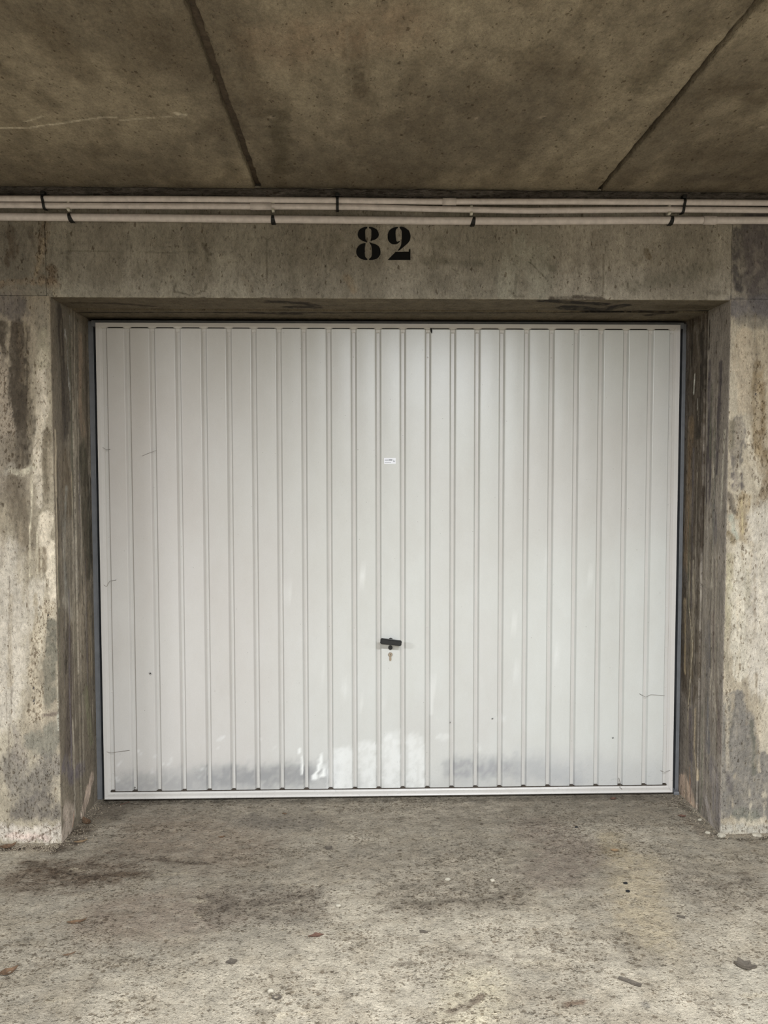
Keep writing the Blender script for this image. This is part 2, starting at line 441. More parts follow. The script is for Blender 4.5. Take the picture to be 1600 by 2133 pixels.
for k in range(26):
    x0, y0 = rs.uniform(110, 1510), rs.uniform(480, 610)
    S(('F', (86, 80, 68), .9, .8, .7, 1.5, [(x0, y0), (x0 + rs.uniform(-16, 16), y0 + rs.uniform(8, 40))]))
for k in range(60):
    x0, y0 = rs.uniform(150, 1470), rs.uniform(626, 666)
    S(('T', rs.choice([(48, 42, 34), (62, 54, 42), (128, 118, 98), (110, 100, 82)]), rs.uniform(2, 9), 4, rs.uniform(.4, .8), 8, [(x0, y0), (x0 + rs.uniform(10, 90), y0 + rs.uniform(-3, 3))]))
# --- soffit
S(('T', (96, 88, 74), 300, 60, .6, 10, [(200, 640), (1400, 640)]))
SEAMLINE = ('T', (22, 19, 16), 7, 3, .97, 4, [(120, 649), (700, 650), (1100, 650), (1500, 647)])
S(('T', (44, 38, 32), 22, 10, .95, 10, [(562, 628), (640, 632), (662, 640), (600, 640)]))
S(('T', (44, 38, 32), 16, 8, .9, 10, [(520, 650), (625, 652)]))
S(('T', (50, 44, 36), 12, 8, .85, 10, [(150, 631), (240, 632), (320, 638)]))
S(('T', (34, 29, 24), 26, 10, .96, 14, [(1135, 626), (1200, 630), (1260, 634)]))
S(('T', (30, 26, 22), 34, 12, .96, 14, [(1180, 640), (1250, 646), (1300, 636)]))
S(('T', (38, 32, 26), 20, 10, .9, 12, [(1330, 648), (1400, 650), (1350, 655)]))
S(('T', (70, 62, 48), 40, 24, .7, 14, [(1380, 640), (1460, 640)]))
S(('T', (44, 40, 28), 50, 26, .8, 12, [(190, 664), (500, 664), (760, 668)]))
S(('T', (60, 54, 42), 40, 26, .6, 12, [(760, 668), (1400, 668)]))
S(SEAMLINE)
# --- ceiling
S(('C', (66, 58, 46), 26, 20, .7, 16, [(738, 60), (750, 195)]))
S(('C', (70, 62, 50), 28, 20, .6, 16, [(500, 60), (520, 160), (540, 240)]))
S(('C', (64, 58, 46), 30, 16, .7, 18, [(575, 240), (590, 300), (590, 360)]))
S(('C', (70, 62, 50), 50, 40, .55, 30, [(300, 60), (330, 130)]))
S(('C', (68, 60, 48), 50, 40, .5, 30, [(90, 60), (150, 150)]))
S(('C', (108, 92, 76), 90, 80, .4, 30, [(600, 100), (820, 60)]))
S(('C', (106, 98, 84), 90, 80, .4, 30, [(100, 150), (200, 240)]))
S(('C', (66, 58, 46), 60, 50, .5, 30, [(1100, 120), (1200, 160)]))
S(('C', (64, 56, 44), 50, 40, .6, 24, [(1500, 180), (1600, 200)]))
S(('C', (66, 60, 48), 30, 20, .6, 20, [(1440, 60), (1330, 190)]))
S(('C', (64, 58, 50), 30, 20, .6, 20, [(1440, 370), (1560, 370)]))
S(('C', (150, 142, 126), 4, 2.5, .9, 3, [(-20, 268), (60, 266), (120, 258), (200, 246), (240, 244)]))
S(('C', (138, 130, 114), 3, 2, .8, 3, [(240, 252), (330, 244), (384, 241)]))
S(('C', (140, 132, 116), 2.5, 2, .8, 3, [(50, 254), (90, 242)]))
S(('C', (150, 142, 126), 6, 3, .8, 6, [(366, 236), (384, 238)]))
for hx, hy in ((380, 241), (569, 246), (710, 248), (850, 249), (997, 249), (1134, 248), (1269, 249), (1460, 260), (1592, 263)):
    S(('C', (132, 122, 108), 9, 6, .55, 6, [(hx - 3, hy + 1)]))
    S(('C', (24, 21, 18), 4, 2, .95, 1.5, [(hx, hy)]))
S(('C', (106, 98, 84), 3, 2, .6, 3, [(722, 60), (734, 195)]))
S(('C', (106, 98, 84), 2, 1.5, .6, 3, [(752, 90), (765, 180)]))
# --- floor
S(('G', (122, 112, 98), 130, 90, .6, 40, [(230, 1690), (800, 1700), (1400, 1680)]))
S(('G', (118, 108, 94), 150, 110, .5, 50, [(200, 1790), (700, 1800), (1200, 1790)]))
S(('G', (126, 110, 94), 180, 120, .55, 40, [(330, 1740), (480, 1760)]))
S(('G', (122, 106, 92), 130, 80, .6, 40, [(250, 1910), (420, 1900)]))
S(('G', (106, 96, 84), 70, 40, .7, 30, [(180, 1700), (230, 1690)]))
S(('G', (84, 72, 60), 50, 26, .8, 24, [(130, 1765), (170, 1730)], .8))
S(('G', (84, 72, 60), 14, 8, .85, 10, [(-20, 1772), (120, 1764)], 1.0))
S(('G', (104, 90, 76), 100, 60, .8, 50, [(60, 1830), (240, 1815)], 1.0))
S(('G', (84, 70, 56), 26, 20, .8, 30, [(60, 1800), (180, 1830), (300, 1822)], 1.0))
S(('G', (92, 80, 68), 20, 16, .75, 30, [(440, 1885), (560, 1878), (650, 1862)], 1.0))
S(('G', (92, 80, 68), 14, 10, .75, 24, [(230, 1775), (330, 1790), (430, 1800)], 1.0))
S(('G', (100, 90, 78), 16, 12, .7, 24, [(830, 1890), (980, 1875), (1080, 1860)], 1.0))
S(('G', (92, 82, 70), 10, 8, .7, 20, [(1430, 1830), (1500, 1850), (1560, 1830)], 1.0))
S(('G', (112, 102, 90), 110, 60, .7, 40, [(480, 1880), (620, 1880)], 1.0))
S(('G', (118, 108, 94), 100, 60, .7, 40, [(860, 1870), (1050, 1860)], 1.0))
S(('G', (122, 108, 96), 110, 70, .6, 40, [(1130, 1730), (1200, 1770), (1150, 1820)]))
S(('G', (116, 108, 98), 60, 50, .6, 30, [(520, 1710), (640, 1715)]))
S(('G', (150, 134, 104), 50, 30, .5, 20, [(1270, 1745), (1280, 1775)]))
S(('G', (172, 156, 128), 90, 70, .6, 30, [(1330, 1800), (1340, 1960)], -1))
S(('G', (190, 178, 152), 80, 60, .6, 30, [(1000, 2060), (980, 2120)], .7))
S(('G', (134, 124, 110), 90, 60, .6, 30, [(1430, 1830), (1500, 1880), (1560, 1850)], 1.0))
S(('G', (124, 116, 104), 60, 40, .6, 30, [(1300, 1960), (1330, 1990)], .9))
S(('G', (176, 168, 152), 90, 60, .35, 30, [(1590, 2040), (1600, 2110)], -1))
S(('G', (110, 98, 84), 30, 20, .7, 20, [(1440, 1710), (1470, 1740)]))
S(('G', (86, 78, 66), 10, 6, .85, 8, [(1495, 1745), (1560, 1750), (1610, 1745)], 1.0))
S(('G', (96, 88, 76), 14, 10, .7, 10, [(1415, 1672), (1500, 1742)]))
S(('G', (104, 96, 84), 24, 20, .7, 8, [(215, 1672), (1400, 1662)]))
S(('G', (98, 78, 62), 12, 5, .8, 10, [(1180, 2092), (1215, 2085)]))
S(('G', (92, 78, 66), 12, 4, .8, 12, [(940, 2110), (965, 2100), (1000, 2076)]))
S(('G', (112, 106, 98), 16, 6, .8, 8, [(1345, 2094)]))
for k in range(46):
    cx, cy = random.uniform(0, 1600), random.uniform(1690, 2120)
    ln = random.uniform(10, 60)
    S(('G', random.choice([(100, 88, 74), (116, 106, 92), (178, 166, 144)]), random.uniform(5, 12), 6, .5, 12, [(cx, cy), (cx + ln, cy + random.uniform(-4, 4))], 1.0))
# --- door leaf
S(('D', (136, 136, 136), 34, 34, .75, 24, [(440, 1620), (640, 1610)]))
S(('D', (150, 150, 150), 50, 50, .6, 30, [(220, 1640), (690, 1610)]))
S(('D', (144, 144, 147), 40, 40, .7, 30, [(940, 1600), (1100, 1600), (1200, 1620)]))
S(('D', (186, 186, 184), 60, 60, .6, 30, [(1100, 1590), (1400, 1620)]))
for k in range(24):
    cx, cy = random.uniform(560, 1240), random.uniform(1150, 1560)
    S(('D', (226, 226, 222), random.uniform(4, 16), 4, .35, 8, [(cx, cy), (cx + random.uniform(-14, 14), cy + random.uniform(-30, 30))]))
for k in range(16):
    cx, cy = random.uniform(240, 700), random.uniform(1520, 1630)
    S(('D', (228, 228, 226), random.uniform(2, 6), 2, .5, 6, [(cx, cy), (cx + random.uniform(-10, 10), cy + random.uniform(-14, 14))]))
for q in ([(700, 1580), (700, 1640)], [(722, 1574), (722, 1640)], [(766, 1556), (768, 1640)], [(812, 1540), (816, 1640)], [(865, 1548), (868, 1640)]):
    S(('D', (222, 222, 219), 36, 16, .75, 22, q))
S(('D', (234, 234, 230), 7, 3, .95, 8, [(668, 1575), (664, 1600), (650, 1622), (672, 1615), (678, 1590)]))
S(('D', (234, 234, 230), 4, 2, .9, 5, [(624, 1562), (630, 1590), (629, 1610)]))

# ------------------------------------------------------------------ materials
def new_mat(name):
    m = bpy.data.materials.new(name)
    m.use_nodes = True
    nt = m.node_tree
    return m, nt, nt.nodes['Principled BSDF']


def N(nt, t, **kw):
    n = nt.nodes.new(t)
    for k, v in kw.items():
        setattr(n, k, v)
    return n


def ramp(nt, src, p0, p1, c0=(0, 0, 0, 1), c1=(1, 1, 1, 1)):
    r = N(nt, 'ShaderNodeValToRGB')
    r.color_ramp.elements[0].position, r.color_ramp.elements[1].position = p0, p1
    r.color_ramp.elements[0].color, r.color_ramp.elements[1].color = c0, c1
    nt.links.new(src, r.inputs[0])
    return r.outputs[0]


def mathn(nt, op, a, b=None, clamp=False):
    n = N(nt, 'ShaderNodeMath', operation=op)
    n.use_clamp = clamp
    for i, s in enumerate((a, b)):
        if s is None:
            continue
        if isinstance(s, (int, float)):
            n.inputs[i].default_value = s
        else:
            nt.links.new(s, n.inputs[i])
    return n.outputs[0]


def mixc(nt, fac, a, b, blend='MIX'):
    n = N(nt, 'ShaderNodeMix', data_type='RGBA', blend_type=blend)
    for sock, s in ((n.inputs[0], fac), (n.inputs[6], a), (n.inputs[7], b)):
        if isinstance(s, (int, float)):
            sock.default_value = s
        elif isinstance(s, tuple):
            sock.default_value = s
        else:
            nt.links.new(s, sock)
    return n.outputs[2]


def noise(nt, vec, scale, detail=4, rough=0.6, dist=0.0):
    n = N(nt, 'ShaderNodeTexNoise')
    n.inputs['Scale'].default_value = scale
    n.inputs['Detail'].default_value = detail
    n.inputs['Roughness'].default_value = rough
    n.inputs['Distortion'].default_value = dist
    nt.links.new(vec, n.inputs['Vector'])
    return n.outputs[0]


def mapping(nt, vec, scale):
    m = N(nt, 'ShaderNodeMapping')
    m.inputs['Scale'].default_value = scale
    nt.links.new(vec, m.inputs['Vector'])
    return m.outputs[0]


def concrete(name, base=None, stretch=(1, 1, 1), fine=0.35, pore=0.5, bump=0.6, grit=0.5, pit_scale=75, rough=0.9, big=False):
    """stained concrete: the vertex attribute gives where the stains lie, nodes give grain, pores and pits"""
    m, nt, bs = new_mat(name)
    geo = N(nt, 'ShaderNodeNewGeometry')
    pos = geo.outputs['Position']
    sp = mapping(nt, pos, stretch)
    if base is None:
        col = N(nt, 'ShaderNodeAttribute', attribute_name='stain').outputs['Color']
        cr = N(nt, 'ShaderNodeAttribute', attribute_name='crumble').outputs['Fac']
    else:
        col = tuple(lin(base)) + (1,)
        cr = 0.3
    n1 = noise(nt, sp, 22, 4, .65)
    n2 = noise(nt, sp, 130, 3, .7)
    n3 = noise(nt, pos, 480, 1, .7)
    v1 = ramp(nt, n1, .25, .75, (1 - fine, 1 - fine, 1 - fine, 1), (1 + fine * .6, 1 + fine * .6, 1 + fine * .6, 1))
    c = mixc(nt, 1.0, col, v1, 'MULTIPLY')
    v2 = ramp(nt, n2, .25, .75, (1 - fine * .8,) * 3 + (1,), (1 + fine * .6,) * 3 + (1,))
    c = mixc(nt, 1.0, c, v2, 'MULTIPLY')
    v3 = ramp(nt, n3, .25, .75, (1 - grit * .4,) * 3 + (1,), (1 + grit * .35,) * 3 + (1,))
    c = mixc(nt, 1.0, c, v3, 'MULTIPLY')
    # air holes
    vor = N(nt, 'ShaderNodeTexVoronoi')
    vor.inputs['Scale'].default_value = 38
    nt.links.new(pos, vor.inputs['Vector'])
    sel = ramp(nt, noise(nt, pos, 9, 2), .50, .62)
    hole = mathn(nt, 'MULTIPLY', ramp(nt, vor.outputs['Distance'], .07, .12, (1, 1, 1, 1), (0, 0, 0, 1)), sel)
    # crumbled surface: ragged pits that grow with the attribute
    pn = noise(nt, sp, pit_scale, 3, .72)
    thr = mathn(nt, 'SUBTRACT', mathn(nt, 'ADD', mathn(nt, 'MULTIPLY', cr, .12), .345), pn)
    pit = mathn(nt, 'MULTIPLY', thr, 16, True)
    wob = N(nt, 'ShaderNodeTexNoise')
    wob.inputs['Scale'].default_value = 160
    wob.inputs['Detail'].default_value = 1
    nt.links.new(sp, wob.inputs['Vector'])
    wv = N(nt, 'ShaderNodeVectorMath', operation='SCALE')
    nt.links.new(wob.outputs['Color'], wv.inputs[0])
    wv.inputs['Scale'].default_value = .010
    wa = N(nt, 'ShaderNodeVectorMath', operation='ADD')
    nt.links.new(sp, wa.inputs[0])
    nt.links.new(wv.outputs[0], wa.inputs[1])
    for vs_, r0 in (((46, .20), (100, .28), (200, .34)) if big else ((80, .26), (170, .32))):
        vp = N(nt, 'ShaderNodeTexVoronoi')
        vp.inputs['Scale'].default_value = vs_
        nt.links.new(wa.outputs[0], vp.inputs['Vector'])
        sepc = N(nt, 'ShaderNodeSeparateColor')
        nt.links.new(vp.outputs['Color'], sepc.inputs[0])
        keep = mathn(nt, 'LESS_THAN', sepc.outputs[0], mathn(nt, 'ADD', mathn(nt, 'MULTIPLY', cr, .50), .03))
        blob = ramp(nt, vp.outputs['Distance'], r0, r0 + .14, (1, 1, 1, 1), (0, 0, 0, 1))
        pit = mathn(nt, 'MAXIMUM', pit, mathn(nt, 'MULTIPLY', blob, keep))
    pit2 = mathn(nt, 'MULTIPLY', pit, .85)
    dark = mathn(nt, 'MAXIMUM', mathn(nt, 'MULTIPLY', hole, pore), pit2)
    c = mixc(nt, dark, c, mixc(nt, 1.0, c, (.40, .36, .32, 1), 'MULTIPLY'))
    nt.links.new(c, bs.inputs['Base Color'])
    bs.inputs['Roughness'].default_value = rough
    bs.inputs['Specular IOR Level'].default_value = .25
    h = mathn(nt, 'ADD', mathn(nt, 'MULTIPLY', n2, 1.1), mathn(nt, 'MULTIPLY', ramp(nt, pn, .30, .46), .9))
    b = N(nt, 'ShaderNodeBump')
    b.inputs['Strength'].default_value = bump
    b.inputs['Distance'].default_value = .004
    nt.links.new(h, b.inputs['Height'])
    nt.links.new(b.outputs[0], bs.inputs['Normal'])
    return m


M_WALL = concrete('stained_concrete', stretch=(1, 1, .5), fine=.33, pore=.8, bump=.85, grit=.5)
M_CEIL = concrete('ceiling_concrete', stretch=(1, .6, 1), fine=.33, pore=.3, bump=.6, grit=.5)
M_FLOOR = concrete('floor_concrete', stretch=(.8, 1, 1), fine=.36, pore=.8, bump=1.0, grit=.8, pit_scale=58, big=True)
M_MORTAR = concrete('dark_mortar', base=(98, 92, 86), stretch=(.3, 1, 1), fine=.7, bump=1.0)


def simple(name, rgb, rough=.5, metal=0.0, nscale=60, amt=.12, bump=0.0, spec=.5):
    m, nt, bs = new_mat(name)
    geo = N(nt, 'ShaderNodeNewGeometry')
    n1 = noise(nt, geo.outputs['Position'], nscale, 5, .65)
    c0 = tuple(lin(rgb) * (1 - amt)) + (1,)
    c1 = tuple(np.minimum(lin(rgb) * (1 + amt), 1)) + (1,)
    nt.links.new(ramp(nt, n1, .3, .7, c0, c1), bs.inputs['Base Color'])
    bs.inputs['Roughness'].default_value = rough
    bs.inputs['Metallic'].default_value = metal
    bs.inputs['Specular IOR Level'].default_value = spec
    if bump:
        b = N(nt, 'ShaderNodeBump')
        b.inputs['Strength'].default_value = bump
        b.inputs['Distance'].default_value = .001
        nt.links.new(noise(nt, geo.outputs['Position'], nscale * 6, 3), b.inputs['Height'])
        nt.links.new(b.outputs[0], bs.inputs['Normal'])
    return m


def door_paint(name, attr=True, rgb=(214, 211, 204)):
    m, nt, bs = new_mat(name)
    geo = N(nt, 'ShaderNodeNewGeometry')
    pos = geo.outputs['Position']
    if attr:
        col = N(nt, 'ShaderNodeAttribute', attribute_name='stain').outputs['Color']
    else:
        col = tuple(lin(rgb)) + (1,)
    sp = mapping(nt, pos, (1, 1, .5))
    c = mixc(nt, 1.0, col, ramp(nt, noise(nt, sp, 7, 5, .7), .3, .7, (.955, .945, .93, 1), (1.02, 1.02, 1.02, 1)), 'MULTIPLY')
    c = mixc(nt, 1.0, c, ramp(nt, noise(nt, pos, 420, 3, .7), .3, .7, (.955,) * 3 + (1,), (1.03,) * 3 + (1,)), 'MULTIPLY')
    # specks of dirt
    vor = N(nt, 'ShaderNodeTexVoronoi')
    vor.inputs['Scale'].default_value = 48
    nt.links.new(pos, vor.inputs['Vector'])
    sel = ramp(nt, noise(nt, pos, 23, 2), .58, .62)
    sk = mathn(nt, 'MULTIPLY', ramp(nt, vor.outputs['Distance'], .05, .09, (1, 1, 1, 1), (0, 0, 0, 1)), sel)
    c = mixc(nt, mathn(nt, 'MULTIPLY', sk, .6), c, (.12, .10, .08, 1))
    # fine scuffs low down
    sep = N(nt, 'ShaderNodeSeparateXYZ')
    nt.links.new(pos, sep.inputs[0])
    low = ramp(nt, sep.outputs[2], .0, .22, (1, 1, 1, 1), (0, 0, 0, 1))
    sc = mathn(nt, 'MULTIPLY', ramp(nt, noise(nt, pos, 60, 6, .8, 1.2), .56, .66), low)
    c = mixc(nt, mathn(nt, 'MULTIPLY', sc, .45), c, (.28, .27, .26, 1))
    nt.links.new(c, bs.inputs['Base Color'])
    bs.inputs['Roughness'].default_value = .27
    bs.inputs['Specular IOR Level'].default_value = .45
    b = N(nt, 'ShaderNodeBump')
    b.inputs['Strength'].default_value = .25
    b.inputs['Distance'].default_value = .0006
    nt.links.new(noise(nt, pos, 520, 3), b.inputs['Height'])
    b2 = N(nt, 'ShaderNodeBump')
    b2.inputs['Strength'].default_value = .35
    b2.inputs['Distance'].default_value = .004
    nt.links.new(noise(nt, mapping(nt, pos, (1, 1, .35)), 6, 2), b2.inputs['Height'])
    nt.links.new(b.outputs[0], b2.inputs['Normal'])
    nt.links.new(b2.outputs[0], bs.inputs['Normal'])
    return m


M_LEAF = door_paint('white_door_paint')
M_RAIL = door_paint('white_rail_paint', False, (200, 196, 191))
M_GROOVE = door_paint('groove_paint', False, (206, 199, 192))
M_POST = simple('blue_grey_steel', (104, 105, 107), .45, .0, 25, .15, .2)
M_BLACK = simple('black_plastic', (16, 17, 18), .42, 0, 60, .2)
M_TIE = simple('black_strap', (12, 12, 12), .6, 0, 60, .2)
M_INK = simple('black_stencil_paint', (9, 9, 8), .75, 0, 60, .25, spec=.2)
M_PVC = simple('grey_white_plastic_pipe', (208, 199, 194), .5, 0, 40, .14, .2)
M_CLIP = simple('pale_clip_plastic', (206, 202, 188), .5, 0, 40, .1)
M_NICKEL = simple('nickel', (168, 156, 142), .38, .9, 80, .1)
M_PLAIN = simple('plain_concrete', (150, 143, 130), .9, 0, 6, .2)
M_SHADE_DIRT = simple('gap_shade_and_dirt', (62, 54, 46), .95, 0, 120, .5)  # dark tone holding both gap shade and caught dirt above the bottom rail
M_JOINT = simple('dark_joint_filler', (84, 72, 58), .9, 0, 50, .5, .5)
M_DARK = simple('black_and_gap_shade', (20, 19, 18), .9, 0, 30, .1)  # near-black for really dark bits, and for shade set into the door gaps
M_STICK = simple('white_sticker', (232, 232, 236), .4, 0, 80, .03)
M_PRINT = simple('grey_print', (120, 122, 126), .6, 0, 80, .1)
M_LEAF1 = simple('brown_dead_leaf', (92, 70, 50), .8, 0, 90, .4, .5)
M_LEAF2 = simple('red_brown_dead_leaf', (92, 66, 53), .8, 0, 90, .3, .5)
M_LEAF3 = simple('tan_dead_leaf', (118, 96, 70), .8, 0, 90, .3, .5)
M_STONE = simple('pale_stone', (168, 160, 144), .85, 0, 60, .2, .6)
M_DSTONE = simple('dark_stone', (84, 76, 66), .85, 0, 60, .3, .6)
M_WEB = simple('grey_cobweb', (120, 114, 106), .8, 0, 60, .1)

# ------------------------------------------------------------------ the setting
def base_wall(u, v, c0, c1, c2, gain):
    a = fbm(u * 2.2, v * 1.6, 1.0, 5)
    b = fbm(u * 9, v * 2.4, 4.0, 5)
    t = sstep(.35, .65, a)[:, None]
    s = sstep(.38, .66, b)[:, None]
    c = lin(c0) * (1 - t) + lin(c1) * t
    c = c * (1 - .5 * s) + lin(c2) * .5 * s
    return c * gain


G_WALL, G_CEIL, G_FLOOR, G_DOOR = 1.3, 1.0, 1.0, 1.0


def folded(name, path, ts, kind_of_seg, mat, parent, bases, gain, amp=.0016, cr_amp=.005, axis='z', corner=.012):
    """a concrete block: a path of points (s direction) swept along ts; every point knows its stain plane"""
    # path: list of (a, b, seg letter) -> a,b are (x,y) when axis is z, (y,z) when axis is x
    P = np.array([(p[0], p[1]) for p in path], float)
    seg = [p[2] for p in path]
    tan = np.gradient(P, axis=0)
    tan /= np.linalg.norm(tan, axis=1)[:, None] + 1e-12
    nrm = np.stack([tan[:, 1], -tan[:, 0]], 1)
    n, m = len(P), len(ts)
    A, T = np.repeat(P[:, None, :], m, 1), np.repeat(np.array(ts)[None, :], n, 0)
    if axis == 'z':
        V = np.dstack([A[:, :, 0], A[:, :, 1], T])
        NR = np.dstack([np.repeat(nrm[:, None, 0], m, 1), np.repeat(nrm[:, None, 1], m, 1), np.zeros((n, m))])
    else:
        V = np.dstack([T, A[:, :, 0], A[:, :, 1]])
        NR = np.dstack([np.zeros((n, m)), np.repeat(nrm[:, None, 0], m, 1), np.repeat(nrm[:, None, 1], m, 1)])
    V, NR = V.reshape(-1, 3), NR.reshape(-1, 3)
    sg = np.repeat(np.array(seg)[:, None], m, 1).ravel()
    col = np.ones((len(V), 3)) * .3
    cr = np.zeros(len(V))
    for letter in set(seg):
        k = sg == letter
        k0, k1 = KEEP[letter]
        u, v = V[k][:, k0], V[k][:, k1]
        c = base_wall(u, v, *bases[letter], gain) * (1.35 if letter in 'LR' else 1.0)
        q = cr[k]
        paint(c, q, u, v, letter, exec_strokes, gain)
        col[k], cr[k] = c, q
    d = (fbm(V[:, 0] * 14, V[:, 1] * 14, V[:, 2] * 9, 4) - .5) * 2 * amp
    d += cr * (fbm(V[:, 0] * 90, V[:, 1] * 90, V[:, 2] * 90, 3) - .62) * 2 * cr_amp
    V2 = V + NR * d[:, None]
    return mesh(name, V2, grid_faces(n, m), mat, parent, True, col, cr)


def steps(a, b, st):
    n = max(2, int(abs(b - a) / st) + 1)
    return list(np.linspace(a, b, n))


def rounded_corner(path_a, path_b):
    return path_a + path_b


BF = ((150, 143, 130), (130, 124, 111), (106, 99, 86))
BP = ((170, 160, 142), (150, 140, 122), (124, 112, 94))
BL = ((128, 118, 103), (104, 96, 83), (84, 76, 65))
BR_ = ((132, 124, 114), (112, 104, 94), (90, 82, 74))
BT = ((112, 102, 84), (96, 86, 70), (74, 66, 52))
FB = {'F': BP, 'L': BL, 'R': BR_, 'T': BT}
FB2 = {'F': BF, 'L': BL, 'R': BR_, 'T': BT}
back = empty('wall_back', (0, 0, 0), kind='structure', label='stained grey concrete wall framing the white garage door')
ST = .0042
# left pier: front face then the side of the opening
r_ = .006
pz = steps(-.02, 1.99, .0055)
pa = [(x, 0, 'F') for x in [-8.0, -4.0, -2.0, -1.6] + steps(-1.40, XL - r_, ST)]
pa += [(XL - r_ + r_ * math.sin(t), r_ - r_ * math.cos(t), 'F' if t < .8 else 'L') for t in (.5, 1.05)]
pb = [(XL, y, 'L') for y in steps(r_, SEAM - .004, ST)] + [(XL - .02, SEAM - .002, 'L'), (XL - .05, SEAM, 'L')]
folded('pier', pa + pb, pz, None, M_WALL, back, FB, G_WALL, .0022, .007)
# right pier
pa = [(XR + .05, SEAM, 'R'), (XR + .02, SEAM - .002, 'R')] + [(XR, y, 'R') for y in steps(SEAM - .004, r_, ST)]
pa += [(XR + r_ - r_ * math.sin(t), r_ - r_ * math.cos(t), 'F' if t < .8 else 'R') for t in (1.05, .5)]
pa += [(x, 0, 'F') for x in steps(XR + r_, 1.60, ST) + [1.8, 2.4, 4.0, 8.0]]
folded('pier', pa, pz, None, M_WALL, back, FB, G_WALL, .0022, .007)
# inner blocks of the opening sides
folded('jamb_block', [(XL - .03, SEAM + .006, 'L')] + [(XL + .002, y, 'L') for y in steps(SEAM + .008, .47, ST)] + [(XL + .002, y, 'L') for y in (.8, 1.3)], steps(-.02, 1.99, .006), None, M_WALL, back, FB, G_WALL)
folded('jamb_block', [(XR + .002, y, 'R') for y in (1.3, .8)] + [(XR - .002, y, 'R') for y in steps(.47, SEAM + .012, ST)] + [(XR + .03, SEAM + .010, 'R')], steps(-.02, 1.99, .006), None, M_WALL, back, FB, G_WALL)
# lintel: underside then front face, running between the end blocks
XLL = at(95, 540, 1, 0)[0]
LP = [(SEAM, ZL + .05, 'T'), (SEAM - .002, ZL + .02, 'T')] + [(y, ZL, 'T') for y in steps(SEAM - .004, .005, ST)] + [(.001, ZL + .001, 'F')]
LP += [(0, z, 'F') for z in steps(ZL + .006, ZC + .01, ST)]
LP = [(p[0], p[1], p[2]) for p in LP][::-1]
folded('lintel', LP[::-1], steps(XLL + .0012, XR - .001, .006)[::-1], None, M_WALL, back, FB2, G_WALL, .0010, .004, axis='x')
for a, b in ((-8.0, XLL - .0004), (XR + .0012, 8.0)):
    xs = ([-8.0, -4.0, -2.0] + steps(-1.42, b, ST)) if a < 0 else (steps(a, 1.62, ST) + [2.0, 4.0, 8.0])
    folded('end_block', [(.05, 1.991, 'F'), (.003, 1.991, 'F')] + [(0.002 if a > 0 else 0, z, 'F') for z in steps(1.9925, ZC + .01, ST)], xs[::-1], None, M_WALL, back, FB2, G_WALL, .0016, .006, axis='x')
IP = [(y, ZL, 'T') for y in (1.3, .8)] + [(y, ZL - .003, 'T') for y in steps(.47, SEAM + .012, ST)] + [(SEAM + .008, ZL + .05, 'T')]
folded('inner_lintel', IP, steps(XL - .01, XR + .01, .007)[::-1], None, M_WALL, back, FB2, G_WALL, .0012, .004, axis='x')
# cores closing the joints from behind
for nm, b in (('joint_filling', (XL - .3, XL - .016, .004, .5, 0, 1.98)), ('joint_filling', (XR + .018, XR + .3, .004, .5, 0, 1.98)), ('joint_filling', (-1.6, 1.8, .012, 1.3, ZL + .02, 2.5))):
    v, f = box_vf(*b)
    mesh(nm, v, f, M_MORTAR, back)
# dark mortar strip under the ceiling
xs = steps(-1.45, 1.65, .012)
strip = [(0.0, 2.335), (-.006, 2.337), (-.010, 2.345), (-.011, 2.355), (-.009, 2.366), (-.004, 2.372)]
V = []
for x in xs:
    for k, (y, z) in enumerate(strip):
        n_ = float(fbm(np.array([x * 22.0]), np.array([z * 160.0]), 3.0, 4)[0]) - .5
        V.append((x, y - n_ * .010, z + n_ * .004))
mesh('mortar_strip', V, grid_faces(len(xs), len(strip), False), M_MORTAR, back)

